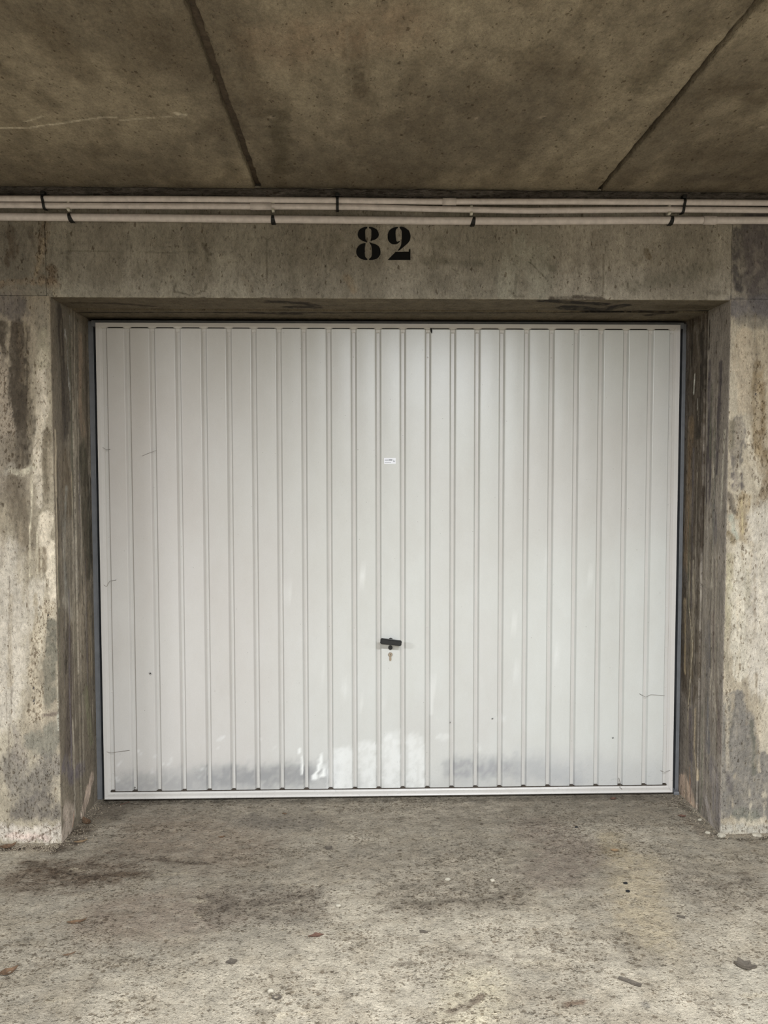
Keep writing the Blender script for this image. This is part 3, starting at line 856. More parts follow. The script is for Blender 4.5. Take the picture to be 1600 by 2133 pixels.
# ceiling: hollow slabs side by side with open joints
ceil = empty('ceiling', (0, 0, 0), kind='structure', label='low brown-grey concrete slab ceiling with dark joints')
PITCH_S = JOINT_B - JOINT_A
edges = [JOINT_A + PITCH_S * k for k in range(-6, 8)]
edges[6], edges[7] = JOINT_A, JOINT_B
for i in range(len(edges) - 1):
    ga = .011 if i == 6 else (.009 if i in (5,) else .007)
    x0, x1 = edges[i] + (.011 if i == 6 else .008), edges[i + 1] - (.011 if i == 5 else .006)
    dense = i in (5, 6, 7)
    if dense:
        xi = [x for x in steps(x0 + .002, x1 - .002, .0075)]
        ys = [.25] + steps(.02, -1.35, .0085) + [-2, -3, -4.5, -7.2]
    else:
        xi, ys = [x0 + .002, (x0 + x1) / 2, x1 - .002], [.25, -1, -2, -3, -4.5, -7.2]
    up = [(x0, ZC + .05), (x0, ZC + .004)]
    prof = up + [(x, ZC) for x in xi] + [(x1, ZC + .004), (x1, ZC + .05)]
    Pn, m_ = len(prof), len(ys)
    V = np.array([(p[0], y, p[1]) for p in prof for y in ys])
    u, v = V[:, 0], V[:, 1]
    t = sstep(.38, .62, fbm(u * 3 + 7 * i, v * 1.6, 8.0, 5))[:, None]
    s = sstep(.45, .7, fbm(u * 14, v * 6, 3.0, 5))[:, None]
    col = (lin((106, 98, 83)) * (1 - t) + lin((84, 77, 65)) * t) * (1 - .4 * s) + lin((66, 58, 46)) * .4 * s
    cr = np.zeros(len(V))
    if dense:
        paint(col, cr, u, v, 'C', exec_strokes, 1.0)
    V[:, 2] += (fbm(u * 12, v * 12, 2.0, 4) - .5) * .003
    # chipped arrises along the joints
    e_ = np.minimum(np.abs(u - x0), np.abs(u - x1))
    V[:, 0] += np.where(e_ < .003, (fbm(v * 30, v * 0 + i, 6.0, 4) - .5) * .010 * np.sign(u - (x0 + x1) / 2), 0)
    off = {5: .0, 6: .004, 7: .0}.get(i, 0)
    V[:, 2] += off
    mesh('ceiling_slab', V, grid_faces(Pn, m_), M_CEIL, ceil, True, np.clip(col * 2.2, 0, 1), cr)
v, f = box_vf(-8, 8, -7.2, 1.3, ZC + .055, ZC + .15)
mesh('slab_topping', v, f, M_DARK, ceil)
for jx in (JOINT_A, JOINT_B):
    v, f = box_vf(jx - .012, jx + .012, -7.1, .2, ZC + .022, ZC + .05)
    mesh('joint_filler', v, f, M_JOINT, ceil)

# floor
xs = [-8, -4, -2.2, -1.7] + steps(-1.45, 1.62, .0075) + [1.9, 2.4, 4, 8]
ys = [-7.2, -5, -3.4, -2.2, -1.5] + steps(-1.12, .46, .0065) + [.8, 1.3]
X, Y = np.meshgrid(xs, ys, indexing='ij')
u, v = X.ravel(), Y.ravel()
t = sstep(.36, .64, fbm(u * 2.4, v * 3.4, 11.0, 5))[:, None]
s = sstep(.42, .66, fbm(u * 16, v * 22, 5.0, 5))[:, None]
col = lin((164, 154, 137)) * (1 - t) + lin((144, 135, 120)) * t
col = (col * (1 - .35 * s) + lin((128, 116, 98)) * .35 * s) * 1.12
cr = .12 + .55 * sstep(.48, .66, fbm(u * 5, v * 11, 21.0, 5))
paint(col, cr, u, v, 'G', exec_strokes, 1.0)
z = (fbm(u * 7, v * 7, 2.0, 4) - .5) * .006 + (fbm(u * 40, v * 55, 4.0, 4) - .5) * .004 * (.4 + cr) + (fbm(u * 80, v * 100, 4.0, 2) - .5) * .007 * cr
mesh('floor', np.stack([u, v, z], 1), grid_faces(len(xs), len(ys)), M_FLOOR, None, True, np.clip(col * .98, 0, 1), cr, kind='structure', label='rough weathered concrete floor with pits and stains')

# the rest of the lane, behind the camera
for nm, b in (('wall_front', (-8, 8, -7.3, -7.2, 0, ZC + .1)), ('wall_left', (-8.1, -8, -7.2, 1.3, 0, ZC + .1)), ('wall_right', (8, 8.1, -7.2, 1.3, 0, ZC + .1))):
    v_, f_ = box_vf(*b)
    mesh(nm, v_, f_, M_PLAIN, None, kind='structure')
v_, f_ = box_vf(-1.6, 1.8, 1.3, 1.35, 0, 2.4)
mesh('wall_interior', v_, f_, M_DARK, None, kind='structure')

# ------------------------------------------------------------------ the number on the lintel
def px_poly(pts, ox, oy, sc):
    return [at(ox + p[0] / sc, oy + p[1] / sc, 1, 0.0) for p in pts]


def smooth_closed(pts, corners=(), n=3):
    out = []
    L = len(pts)
    for i in range(L):
        p0, p1, p2, p3 = pts[i - 1], pts[i], pts[(i + 1) % L], pts[(i + 2) % L]
        out.append(p1)
        if i in corners or (i + 1) % L in corners:
            if i in corners and (i + 1) % L in corners:
                continue
        for k in range(1, n):
            t = k / n
            out.append(tuple(.5 * ((2 * p1[c]) + (-p0[c] + p2[c]) * t + (2 * p0[c] - 5 * p1[c] + 4 * p2[c] - p3[c]) * t * t + (-p0[c] + 3 * p1[c] - 3 * p2[c] + p3[c]) * t ** 3) for c in (0, 1)))
    return out


D8 = [[(558, 470), (520, 474), (475, 500), (455, 545), (462, 585), (495, 615), (530, 630), (556, 638), (556, 628), (542, 610), (539, 580), (538, 540), (538, 510), (545, 490), (558, 484)],
      [(582, 470), (620, 474), (665, 498), (687, 540), (684, 575), (655, 605), (620, 618), (598, 624), (598, 615), (604, 590), (606, 550), (606, 510), (598, 490), (582, 484)],
      [(540, 650), (505, 655), (465, 680), (440, 725), (442, 770), (468, 808), (510, 830), (558, 836), (558, 822), (540, 805), (534, 775), (533, 735), (534, 690), (540, 660)],
      [(584, 640), (610, 650), (660, 665), (695, 695), (707, 735), (702, 780), (675, 815), (635, 832), (584, 836), (584, 822), (603, 805), (612, 775), (612, 725), (606, 680), (594, 658)]]
D2 = [[(898, 470), (850, 478), (805, 510), (787, 565), (795, 620), (830, 655), (865, 662), (900, 652), (921, 630), (915, 624), (900, 636), (885, 628), (880, 600), (876, 560), (876, 520), (885, 490), (898, 482)],
      [(924, 468), (970, 474), (1020, 510), (1040, 560), (1036, 610), (1010, 650), (970, 685), (935, 715), (918, 729), (902, 729), (915, 710), (932, 680), (940, 640), (944, 600), (944, 540), (940, 505), (924, 485)],
      [(874, 748), (1022, 745), (1025, 718), (1039, 716), (1040, 835), (788, 836)]]
for polys, lab in ((D8, 'black stencilled digit 8'), (D2, 'black stencilled digit 2')):
    bm = bmesh.new()
    for k, pl in enumerate(polys):
        q = pl if len(pl) == 6 else smooth_closed(pl)
        P3 = px_poly(q, 660, 385, 5.3333)
        vs = [bm.verts.new((p[0], -.0022, p[2])) for p in P3]
        fc = bm.faces.new(vs)
        ex = bmesh.ops.extrude_face_region(bm, geom=[fc])
        for e in ex['geom']:
            if isinstance(e, bmesh.types.BMVert):
                e.co.y = .004
    bmesh.ops.recalc_face_normals(bm, faces=bm.faces)
    bmesh.ops.triangulate(bm, faces=bm.faces, ngon_method='EAR_CLIP')
    from_bm('digit', bm, M_INK, back, label=lab)

# ------------------------------------------------------------------ conduits
def tube(name, pts, r, mat, parent=None, seg=14, **kw):
    V, Fc = [], []
    P = [np.array(p, float) for p in pts]
    for i, p in enumerate(P):
        t = P[min(i + 1, len(P) - 1)] - P[max(i - 1, 0)]
        t /= np.linalg.norm(t)
        a = np.cross(t, (0, 0, 1.0)); 
        if np.linalg.norm(a) < 1e-3:
            a = np.array([1.0, 0, 0])
        a /= np.linalg.norm(a)
        b = np.cross(a, t)
        rr = r[i] if isinstance(r, (list, tuple)) else r
        for k in range(seg):
            th = 2 * math.pi * k / seg
            V.append(p + (a * math.cos(th) + b * math.sin(th)) * rr)
    for i in range(len(P) - 1):
        for k in range(seg):
            k2 = (k + 1) % seg
            Fc.append((i * seg + k, i * seg + k2, (i + 1) * seg + k2, (i + 1) * seg + k))
    Fc.append(tuple(range(seg)))
    Fc.append(tuple(reversed(range((len(P) - 1) * seg, len(P) * seg))))
    return mesh(name, V, Fc, mat, parent, True, **kw)


def conduit_path(ctrl, yoff):
    out = []
    for x in np.linspace(-60, 1660, 60):
        y = np.interp(x, [c[0] for c in ctrl], [c[1] for c in ctrl])
        out.append(at(x, y, 1, -yoff))
    # go on past the frame on both sides
    a, b = out[0], out[-1]
    return [np.array([-7.9, a[1], a[2]])] + out + [np.array([7.9, b[1], b[2]])]


C_TOP = [(0, 413.8), (300, 414.3), (500, 415.7), (700, 417.6), (900, 420), (1200, 420), (1600, 422.5)]
C_MID = [(0, 427.5), (300, 429.5), (600, 430.3), (750, 431.5), (900, 435.5), (1100, 439), (1400, 436.5), (1600, 438)]
C_LOW = [(0, 451.5), (300, 454), (600, 457), (900, 460), (1100, 460.5), (1350, 459), (1600, 459)]
RC = (.0106, .0104, .0132)
tops = []
for nm, ctrl, r, yo, lab, coup in (
        ('conduit', C_TOP, RC[0], .026, 'topmost of the three grey plastic conduits running along the lintel', [(922, 950)]),
        ('conduit', C_MID, RC[1], .0215, 'middle of the three grey conduits along the lintel, held by pale clips', [(522, 566)]),
        ('conduit', C_LOW, RC[2], .0155, 'lowest and thickest grey conduit just above the painted number', [(1464, 1491)])):
    path = conduit_path(ctrl, yo)
    o = tube(nm, path, r, M_PVC, None, label=lab, category='conduit', group='grey conduits along the lintel')
    tops.append((ctrl, r, yo))
    for (a, b) in coup:
        ya, yb = (np.interp(q, [c[0] for c in ctrl], [c[1] for c in ctrl]) for q in (a, b))
        tube('coupling', [at(a, ya, 1, -yo), at(b, yb, 1, -yo)], r + .0022, M_PVC, o)


def px_on(ctrl, x):
    return float(np.interp(x, [c[0] for c in ctrl], [c[1] for c in ctrl]))


def strap(name, pts, width, thick, mat, label, group, cat, head=None):
    """flat strap following pts in the y-z plane at given x (pts: x, y, z)"""
    V, Fc = [], []
    for i, p in enumerate(pts):
        wd = width[i] if isinstance(width, list) else width
        t = np.array(pts[min(i + 1, len(pts) - 1)]) - np.array(pts[max(i - 1, 0)])
        t[0] = 0
        t /= np.linalg.norm(t)
        n_ = np.array([0, t[2], -t[1]])
        for sx in (-1, 1):
            for sn in (0, 1):
                V.append(np.array(p) + np.array([sx * wd / 2, 0, 0]) + n_ * thick * sn)
    for i in range(len(pts) - 1):
        a, b = i * 4, i * 4 + 4
        for q in ((0, 1, 3, 2),):
            for k in range(4):
                k1, k2 = q[k], q[(k + 1) % 4]
                Fc.append((a + k1, a + k2, b + k2, b + k1))
    Fc.append((0, 1, 3, 2)); Fc.append(tuple(x + (len(pts) - 1) * 4 for x in (0, 2, 3, 1)))
    return mesh(name, V, Fc, mat, None, False, label=label, group=group, category=cat)


# black cable ties around the two upper conduits
for x0, lab in ((90, 'black cable tie round the two upper conduits near the left frame edge'), (703, 'black cable tie round the two upper conduits above the painted number'), (1425, 'black cable tie round the two upper conduits near the right frame edge')):
    yt, ym = px_on(C_TOP, x0), px_on(C_MID, x0)
    top, mid = at(x0, yt, 1, -.026), at(x0 + (3 if x0 < 200 else (0 if x0 < 1000 else -3)), ym, 1, -.024)
    R1 = .0132
    pts = [(top[0], -.004, top[2] + R1), (top[0], -.026, top[2] + R1)]
    pts += [(top[0], -.026 - R1 * math.sin(a), top[2] + R1 * math.cos(a)) for a in (.5, 1.0, 1.57)]
    pts += [(mid[0] * .5 + top[0] * .5, -.037, (top[2] + mid[2]) / 2)]
    pts += [(mid[0], -.024 - R1 * math.sin(a), mid[2] + R1 * math.cos(a)) for a in (1.57, 2.1, 2.7)]
    pts += [(mid[0], -.024, mid[2] - R1), (mid[0], -.004, mid[2] - R1 + .002)]
    o = strap('cable_tie', pts, .0095, -.0016, M_TIE, lab, 'cable ties on the upper conduits', 'cable tie')
    bev_box('head', top[0] - .0075, top[0] + .0075, -.036, -.012, top[2] + R1 - .001, top[2] + R1 + .012, .003, M_TIE, o)
# black straps on the lowest conduit and pale clips on the middle one
for x0, sk, lab1, lab2 in ((147, 2, 'black strap on the lowest conduit, leftmost of the four', 'pale clip holding the middle conduit above the leftmost black strap'),
                           (569, .5, 'black strap on the lowest conduit left of the painted 8', 'pale clip on the middle conduit left of the painted number'),
                           (986, -1.5, 'black strap on the lowest conduit right of the painted 2', 'pale clip on the middle conduit right of the painted number'),
                           (1398, -1.5, 'black strap on the lowest conduit, rightmost of the four', 'pale clip holding the middle conduit above the rightmost black strap')):
    p = at(x0, px_on(C_LOW, x0), 1, -.0155)
    d = sk * .0017
    R1 = .0150
    pts = [(p[0] - d, -.002, p[2] + R1 + .002)]
    pts += [(p[0] - d * math.cos(a), -.0155 - R1 * math.sin(a), p[2] + R1 * math.cos(a)) for a in (0, .5, 1.0, 1.57, 2.1, 2.6, 3.14)]
    pts += [(p[0] + d, -.002, p[2] - R1 - .001)]
    wd = [.008, .008, .009, .010, .0125, .0145, .016, .016, .015]
    strap('conduit_strap', pts, wd, -.0018, M_TIE, lab1, 'black straps on the lowest conduit', 'strap')
    xm = x0 - 4 if x0 != 569 else x0
    c_ = at(xm, px_on(C_MID, xm), 1, -.024)
    V, Fc = [], []
    prof = [(-.002, RC[1] + .003), (-.020, RC[1] + .005), (-.030, RC[1] + .002), (-.030, RC[1] - .001), (-.022, RC[1] + .002), (-.006, RC[1] + .0005), (-.006, -RC[1] - .001), (-.022, -RC[1] - .002), (-.032, -RC[1] + .002), (-.034, -RC[1] - .004), (-.022, -RC[1] - .0085), (-.002, -RC[1] - .007)]
    for sx in (-1, 1):
        for (yy, zz) in prof:
            V.append((c_[0] + sx * .0045, yy, c_[2] + zz))
    n_ = len(prof)
    Fc = [(i, (i + 1) % n_, (i + 1) % n_ + n_, i + n_) for i in range(n_)]
    bm = bmesh.new()
    vs = [bm.verts.new(q) for q in V]
    for q in Fc:
        bm.faces.new([vs[i] for i in q])
    bm.faces.new([vs[i] for i in range(n_)][::-1])
    bm.faces.new([vs[i + n_] for i in range(n_)])
    bmesh.ops.recalc_face_normals(bm, faces=bm.faces)
    from_bm('conduit_clip', bm, M_CLIP, None, label=lab2, group='pale clips on the middle conduit', category='clip')

# ------------------------------------------------------------------ garage door
door = empty('door_1', (DX, DY, DZ0), kind='structure', label='white ribbed steel up-and-over garage door with black handle')
H = DZ1 - DZ0
inv = Matrix.Translation((-DX, -DY, -DZ0))


def dpart(o):
    o.location = (-DX, -DY, -DZ0)   # meshes are written in world metres
    return o


X0, X1 = DX - DW / 2, DX + DW / 2
Z_ = lambda py, px=800: at(px, py, 1, DY)[2]
RW, TR, BRH = .0245, .0175, .029          # widths of side, top and bottom rails
# rail profile: distance from the outer edge, depth (negative towards the viewer)
def rail(name, p0, p1, inward, prof, miter):
    """p0->p1 along the outer edge, inward a unit vector, miter = how far the inner edge is shortened per unit width"""
    p0, p1, inward = np.array(p0), np.array(p1), np.array(inward)
    t = (p1 - p0) / np.linalg.norm(p1 - p0)
    V = []
    for e, (p, sg) in enumerate(((p0, 1), (p1, -1))):
        for (d, y) in prof:
            q = p + inward * d + t * sg * d * miter[e]
            V.append((q[0], DY + y, q[2]))
    n_ = len(prof)
    Fc = [(i, i + 1, i + 1 + n_, i + n_) for i in range(n_ - 1)] + [tuple(range(n_)), tuple(range(n_, 2 * n_))[::-1]]
    bm = bmesh.new()
    vs = [bm.verts.new(q) for q in V]
    for q in Fc:
        bm.faces.new([vs[i] for i in q])
    bmesh.ops.recalc_face_normals(bm, faces=bm.faces)
    return dpart(from_bm(name, bm, M_RAIL, door))


sp_ = [(0, .020), (0, -.001), (.001, -.002), (.0155, -.002), (.017, -.001), (.0235, .0075), (.0245, .0085), (.0245, .020)]
bp_ = [(0, .020), (0, -.003), (.003, -.004), (.0055, -.003), (.0075, .0015), (.021, -.001), (.0255, .0005), (.029, .006), (.029, .020)]
tp_ = [(0, .020), (0, -.001), (.001, -.002), (.013, -.002), (.0145, -.001), (.0175, .003), (.0175, .020)]
rail('side_rail', (X0, 0, DZ1), (X0, 0, DZ0), (1, 0, 0), sp_, (TR / RW, BRH / RW))
rail('side_rail', (X1, 0, DZ0), (X1, 0, DZ1), (-1, 0, 0), sp_, (BRH / RW, TR / RW))
rail('top_rail', (X1, 0, DZ1), (X0, 0, DZ1), (0, 0, -1), tp_, (RW / TR, RW / TR))
rail('bottom_rail', (X0, 0, DZ0), (X1, 0, DZ0), (0, 0, 1), bp_, (RW / BRH, RW / BRH))

# panels between grooves, from the groove places measured at one height
gr = [271.5, 323.5, 377, 431, 483, 535, 587, 639, 691, 743, 794, 845.5, 898, 950, 1001, 1052.5, 1104, 1156, 1207.5, 1259, 1310.5, 1362]
edge_l = at(223.5, 740, 1, DY)[0]
edge_r = at(1394.5, 740, 1, DY)[0]
xr_list = [at(g, 740, 1, DY)[0] for g in gr]
GW = .0245
starts = [edge_l] + xr_list
ends = [x - GW for x in xr_list] + [edge_r]
zt, zb = DZ1 - TR - .0045, DZ0 + BRH + .0042
zs = steps(zb, .36, .011) + list(np.linspace(.40, zt, 24))
DEP = .0125


def leaf_col(u, v):
    t = sstep(.35, .65, fbm(u * 2.0, v * 1.5, 31.0, 4))[:, None]
    c = lin((199, 199, 194)) * (1 - t) + lin((195, 193, 188)) * t
    lf = sstep(.35, -.9, u)[:, None] * .45
    c = c * (1 - lf) + lin((198, 190, 185)) * lf
    dirt = (1 - sstep(DZ0, .20, v + (fbm(u * 7, v * 7, 1.0, 4) - .5) * .12))[:, None] * .40
    return c * (1 - dirt) + lin((160, 160, 160)) * dirt


for i, (a, b) in enumerate(zip(starts, ends)):
    a1, b1 = a + .0002, b - .0002
    fl = .0045                                   # width of the slanted side
    prof = [(a1 - .0070, DEP + .001), (a1 - .0060, DEP - .0012), (a1 - .0012, .0016), (a1 + .0003, .0003), (a1 + .0018, .0)] + [(a1 + fl + (b1 - a1 - 2 * fl) * t, -.0006 * math.sin(math.pi * t)) for t in np.linspace(0, 1, 7)] + [(b1 - .0018, .0), (b1 - .0003, .0003), (b1 + .0012, .0016), (b1 + .0060, DEP - .0012), (b1 + .0070, DEP + .001)]
    V = np.array([(p[0], DY + p[1], z_) for p in prof for z_ in zs])
    c = leaf_col(V[:, 0], V[:, 2])
    paint(c, None, V[:, 0], V[:, 2], 'D', exec_strokes, 1.0)
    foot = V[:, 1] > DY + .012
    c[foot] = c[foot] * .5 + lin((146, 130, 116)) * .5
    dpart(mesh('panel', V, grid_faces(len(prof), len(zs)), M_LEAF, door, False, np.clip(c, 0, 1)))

# groove strips with a flattened tab under the top rail
gl = [X0 + RW - .001] + ends
grr = [edge_l] + [x for x in xr_list] + [X1 - RW + .001]
for a, b in zip(gl, grr):
    a, b = a - .001, b + .001
    zt2 = DZ1 - TR
    tabz = zt2 - .019
    rows = [(zb - .0085, DEP - .002, 0), (zb - .003, DEP, 0), (tabz, DEP, 0), (tabz + .004, DEP - .003, 0), (tabz + .014, DEP - .0045, .0), (zt2 - .002, .0035, .003), (zt2 + .004, .001, .008)]
    V = []
    for (z_, y_, ex) in rows:
        for x_ in (a - ex, a + (b - a) * .22, b - (b - a) * .22, b + ex):
            V.append((x_, DY + y_, z_))
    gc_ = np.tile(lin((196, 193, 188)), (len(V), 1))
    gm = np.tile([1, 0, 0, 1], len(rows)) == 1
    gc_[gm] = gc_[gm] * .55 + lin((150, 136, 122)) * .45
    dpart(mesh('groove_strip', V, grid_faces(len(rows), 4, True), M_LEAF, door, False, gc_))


def dome(name, c, r, h, mat, parent, seg=10):
    V, Fc = [], []
    for k, (rr, yy) in enumerate(((r, 0), (r * .85, -h * .6), (r * .4, -h))):
        for j in range(seg):
            t = 2 * math.pi * j / seg
            V.append((c[0] + rr * math.cos(t), c[1] + yy, c[2] + rr * math.sin(t)))
    for k in range(2):
        for j in range(seg):
            j2 = (j + 1) % seg
            Fc.append((k * seg + j, k * seg + j2, (k + 1) * seg + j2, (k + 1) * seg + j))
    Fc.append(tuple(range(2 * seg, 3 * seg)))
    return mesh(name, V, Fc, mat, parent, True)


sme = None
for k, (a, b) in enumerate(zip(gl, grr)):
    x_ = (a + b) / 2
    spots = [(x_, DZ1 - TR - .016, DEP - .0035)]
    if k in (0, len(gl) - 1):
        spots += [(x_, z_, DEP) for z_ in (1.79, 1.63, 1.52, 1.26, 1.10, .94, .80, .63, .46, .30, .12)]
    elif k in (10, 13, 4, 18):
        spots += [(x_, z_, DEP) for z_ in (1.83, .72)]
    for (xx, zz, yy) in spots:
        if sme is None:
            o = dome('screw', (0, 0, 0), .0026, .0014, M_RAIL, door)
            sme = o
        else:
            o = sme.copy()
            COL.objects.link(o)
        o.location = (xx - DX, yy, zz - DZ0)

v, f = box_vf(X0 + .02, X1 - .02, DY + .022, DY + .026, DZ0 + .01, DZ1 - .008)  # dark plate added behind the leaf to keep its gaps black
dpart(mesh('dark_backing', v, f, M_DARK, door))
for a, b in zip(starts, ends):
    v, f = box_vf(a + .001, b - .001, DY + .0035, DY + .010, zt - .001, zt + .0048)  # dark box standing in for the shade in the gap above each panel
    dpart(mesh('gap_shade', v, f, M_DARK, door))
v, f = box_vf(X0 + RW, X1 - RW, DY + .0035, DY + .0095, DZ0 + BRH - .003, zb + .0005)  # dark strip for the shade of the bottom gap and the dirt in it
dpart(mesh('shade_dirt_line', v, f, M_SHADE_DIRT, door))
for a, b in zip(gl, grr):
    v = [(a - .001, DY + DEP - .003, zb - .002), (b + .001, DY + DEP - .003, zb - .002), (b - .0035, DY + DEP - .0012, zb + .0025), (a + .0035, DY + DEP - .0012, zb + .0025)]  # dark notch at each groove foot, gap shade and dirt together
    dpart(mesh('shade_dirt_line', v, [(0, 1, 2, 3)], M_SHADE_DIRT, door))
# handle and lock
hd = bpy.data.objects.new('handle', None)
link(hd, door)
hc = at(814.5, 1337.5, 1, DY - .04)
hd.location = (0, 0, 0)
gc = np.array(hc)
ang = math.radians(7)
bm = bmesh.new()
v, f = box_vf(-.0435, .0435, -.009, .009, -.0115, .0115)
vs = [bm.verts.new((p[0], p[1], p[2] * (1 - .06 * (p[0] > 0)))) for p in v]
for q in f:
    bm.faces.new([vs[i] for i in q])
bmesh.ops.bevel(bm, geom=bm.edges[:], offset=.003, segments=3, affect='EDGES')
g = from_bm('grip', bm, M_BLACK, hd)
g.location = (gc[0] - DX, gc[1] - DY, gc[2] - DZ0)
g.rotation_euler = (0, ang, 0)


def cyl(name, c, r, y0, y1, mat, parent, seg=20, rz=1.0):
    V, Fc = [], []
    rings = [(r, y1), (r, y0 + .0008), (r * .88, y0)]
    for rr, yy in rings:
        for j in range(seg):
            t = 2 * math.pi * j / seg
            V.append((c[0] + rr * math.cos(t), yy, c[1] + rr * rz * math.sin(t)))
    for k in range(len(rings) - 1):
        for j in range(seg):
            j2 = (j + 1) % seg
            Fc.append((k * seg + j, k * seg + j2, (k + 1) * seg + j2, (k + 1) * seg + j))
    Fc.append(tuple(range((len(rings) - 1) * seg, len(rings) * seg)))
    o = mesh(name, V, Fc, mat, parent, False)
    o.location = (-DX, -DY, -DZ0)
    return o


cyl('spindle', (gc[0], gc[2]), .009, DY - .038, DY + .003, M_BLACK, hd)
b0, b1 = at(813.8, 1333, 1, DY), at(813.3, 1348.5, 1, DY)
cyl('boss', (b0[0], b0[2]), .0095, DY - .007, DY + .003, M_BLACK, hd)
cyl('boss', (b1[0], b1[2]), .0088, DY - .007, DY + .003, M_BLACK, hd)
lk = bpy.data.objects.new('lock_cylinder', None)
link(lk, door, label='nickel lock cylinder')
lc = at(813.2, 1363, 1, DY)
cyl('lock_barrel', (lc[0], lc[2]), .0088, DY - .006, DY + .003, M_NICKEL, lk)
bm = bmesh.new()
pts = [(-.0042, .0), (.0042, .0), (.0045, -.022)] + [(.0045 * math.cos(t), -.022 - .0045 * math.sin(t)) for t in (.5, 1.0, 1.57, 2.1, 2.6)] + [(-.0045, -.022)]
vs = [bm.verts.new((lc[0] + p[0], DY - .0045, lc[2] + p[1])) for p in pts]
fc = bm.faces.new(vs)
ex = bmesh.ops.extrude_face_region(bm, geom=[fc])
for e in ex['geom']:
    if isinstance(e, bmesh.types.BMVert):
        e.co.y = DY + .002
bmesh.ops.recalc_face_normals(bm, faces=bm.faces)
o = from_bm('lock_stem', bm, M_NICKEL, lk)
o.location = (-DX, -DY, -DZ0)
v, f = box_vf(lc[0] - .0007, lc[0] + .0007, DY - .0064, DY - .0058, lc[2] - .004, lc[2] + .002)
o = mesh('keyhole', v, f, M_DARK, lk)
o.location = (-DX, -DY, -DZ0)
cyl('keyhole_top', (lc[0], lc[2] + .002), .0016, DY - .0064, DY - .0058, M_DARK, lk, 10)
# sticker
s0, s1 = at(800, 954, 1, DY), at(824.5, 966, 1, DY)
v, f = box_vf(s0[0], s1[0], DY - .0011, DY + .0002, s1[2], s0[2])
st = mesh('sticker', v, f, M_STICK, door, label='small white printed sticker')
dpart(st)
for (a, b, c, d) in ((801.5, 809.5, 957.6, 959.2), (810, 817.5, 957, 959.4), (819.3, 823, 961.2, 962.0), (819.3, 819.9, 957.6, 962), (822.4, 823, 957.6, 962), (801.5, 815, 963, 963.7)):
    p, q = at(a, c, 1, DY), at(b, d, 1, DY)
    v, f = box_vf(p[0], q[0], DY - .0013, DY - .0010, q[2], p[2])
    o = mesh('print', v, f, M_PRINT, st)
# dark chip on the top rail
p, q = at(896, 684, 1, DY), at(900.5, 695, 1, DY)
bm = bmesh.new()
vs = [bm.verts.new((x_, DY - .0032, z_)) for x_, z_ in ((p[0], p[2]), (q[0] - .002, p[2] + .001), (q[0], (p[2] + q[2]) / 2), (q[0] - .001, q[2]), (p[0] + .003, q[2] + .006))]
fc = bm.faces.new(vs)
ex = bmesh.ops.extrude_face_region(bm, geom=[fc])
for e in ex['geom']:
    if isinstance(e, bmesh.types.BMVert):
        e.co.y = DY + .002
bmesh.ops.recalc_face_normals(bm, faces=bm.faces)
dpart(from_bm('dirt_spot', bm, M_DARK, door))

# steel frame behind the leaf: posts and head
fr = empty('door_frame', (DX, JB, 0), kind='structure', label='blue-grey steel frame posts either side of the white door')
def fpart(name, b, bev=.0015, mat=None):
    o = bev_box(name, *b, bev, mat or M_POST, fr)
    o.location = (-DX, -JB, 0)
    return o


lx0, lx1 = XL + .001, at(201, 1000, 1, JB)[0]
fpart('post', (lx0, lx1 - .004, JB, JB + .05, 0, 1.975))
fpart('post_lip', (lx1 - .004, lx1, JB - .004, JB + .05, 0, 1.975), .001)
rx0, rx1 = at(1416.5, 1000, 1, JB)[0], XR - .003
fpart('post', (rx0 + .004, rx1, JB, JB + .05, 0, 1.975))
fpart('post_lip', (rx0, rx0 + .004, JB - .004, JB + .05, 0, 1.975), .001)
for a_, b_ in ((lx1 + .001, X0 + .03), (X1 - .03, rx0 - .001)):
    fpart('gap_shade_plate', (a_, b_, JB + .03, JB + .045, 0, 1.975), .001, M_DARK)  # dark plate added behind the gap beside the leaf, for its shade
fpart('head', (XL + .02, XR - .02, DY + .016, JB + .05, 1.950, 1.9755))
p = at(1407, 1657, 1, JB - .02)
fpart('foot_bracket', (p[0] - .010, p[0] + .014, JB - .03, JB + .02, 0.0, .014), .004)
# ------------------------------------------------------------------ small things on the floor and the leaf
def zfloor(x, y):
    u_, v_ = np.array([x]), np.array([y])
    return float((fbm(u_ * 7, v_ * 7, 2.0, 4)[0] - .5) * .006)


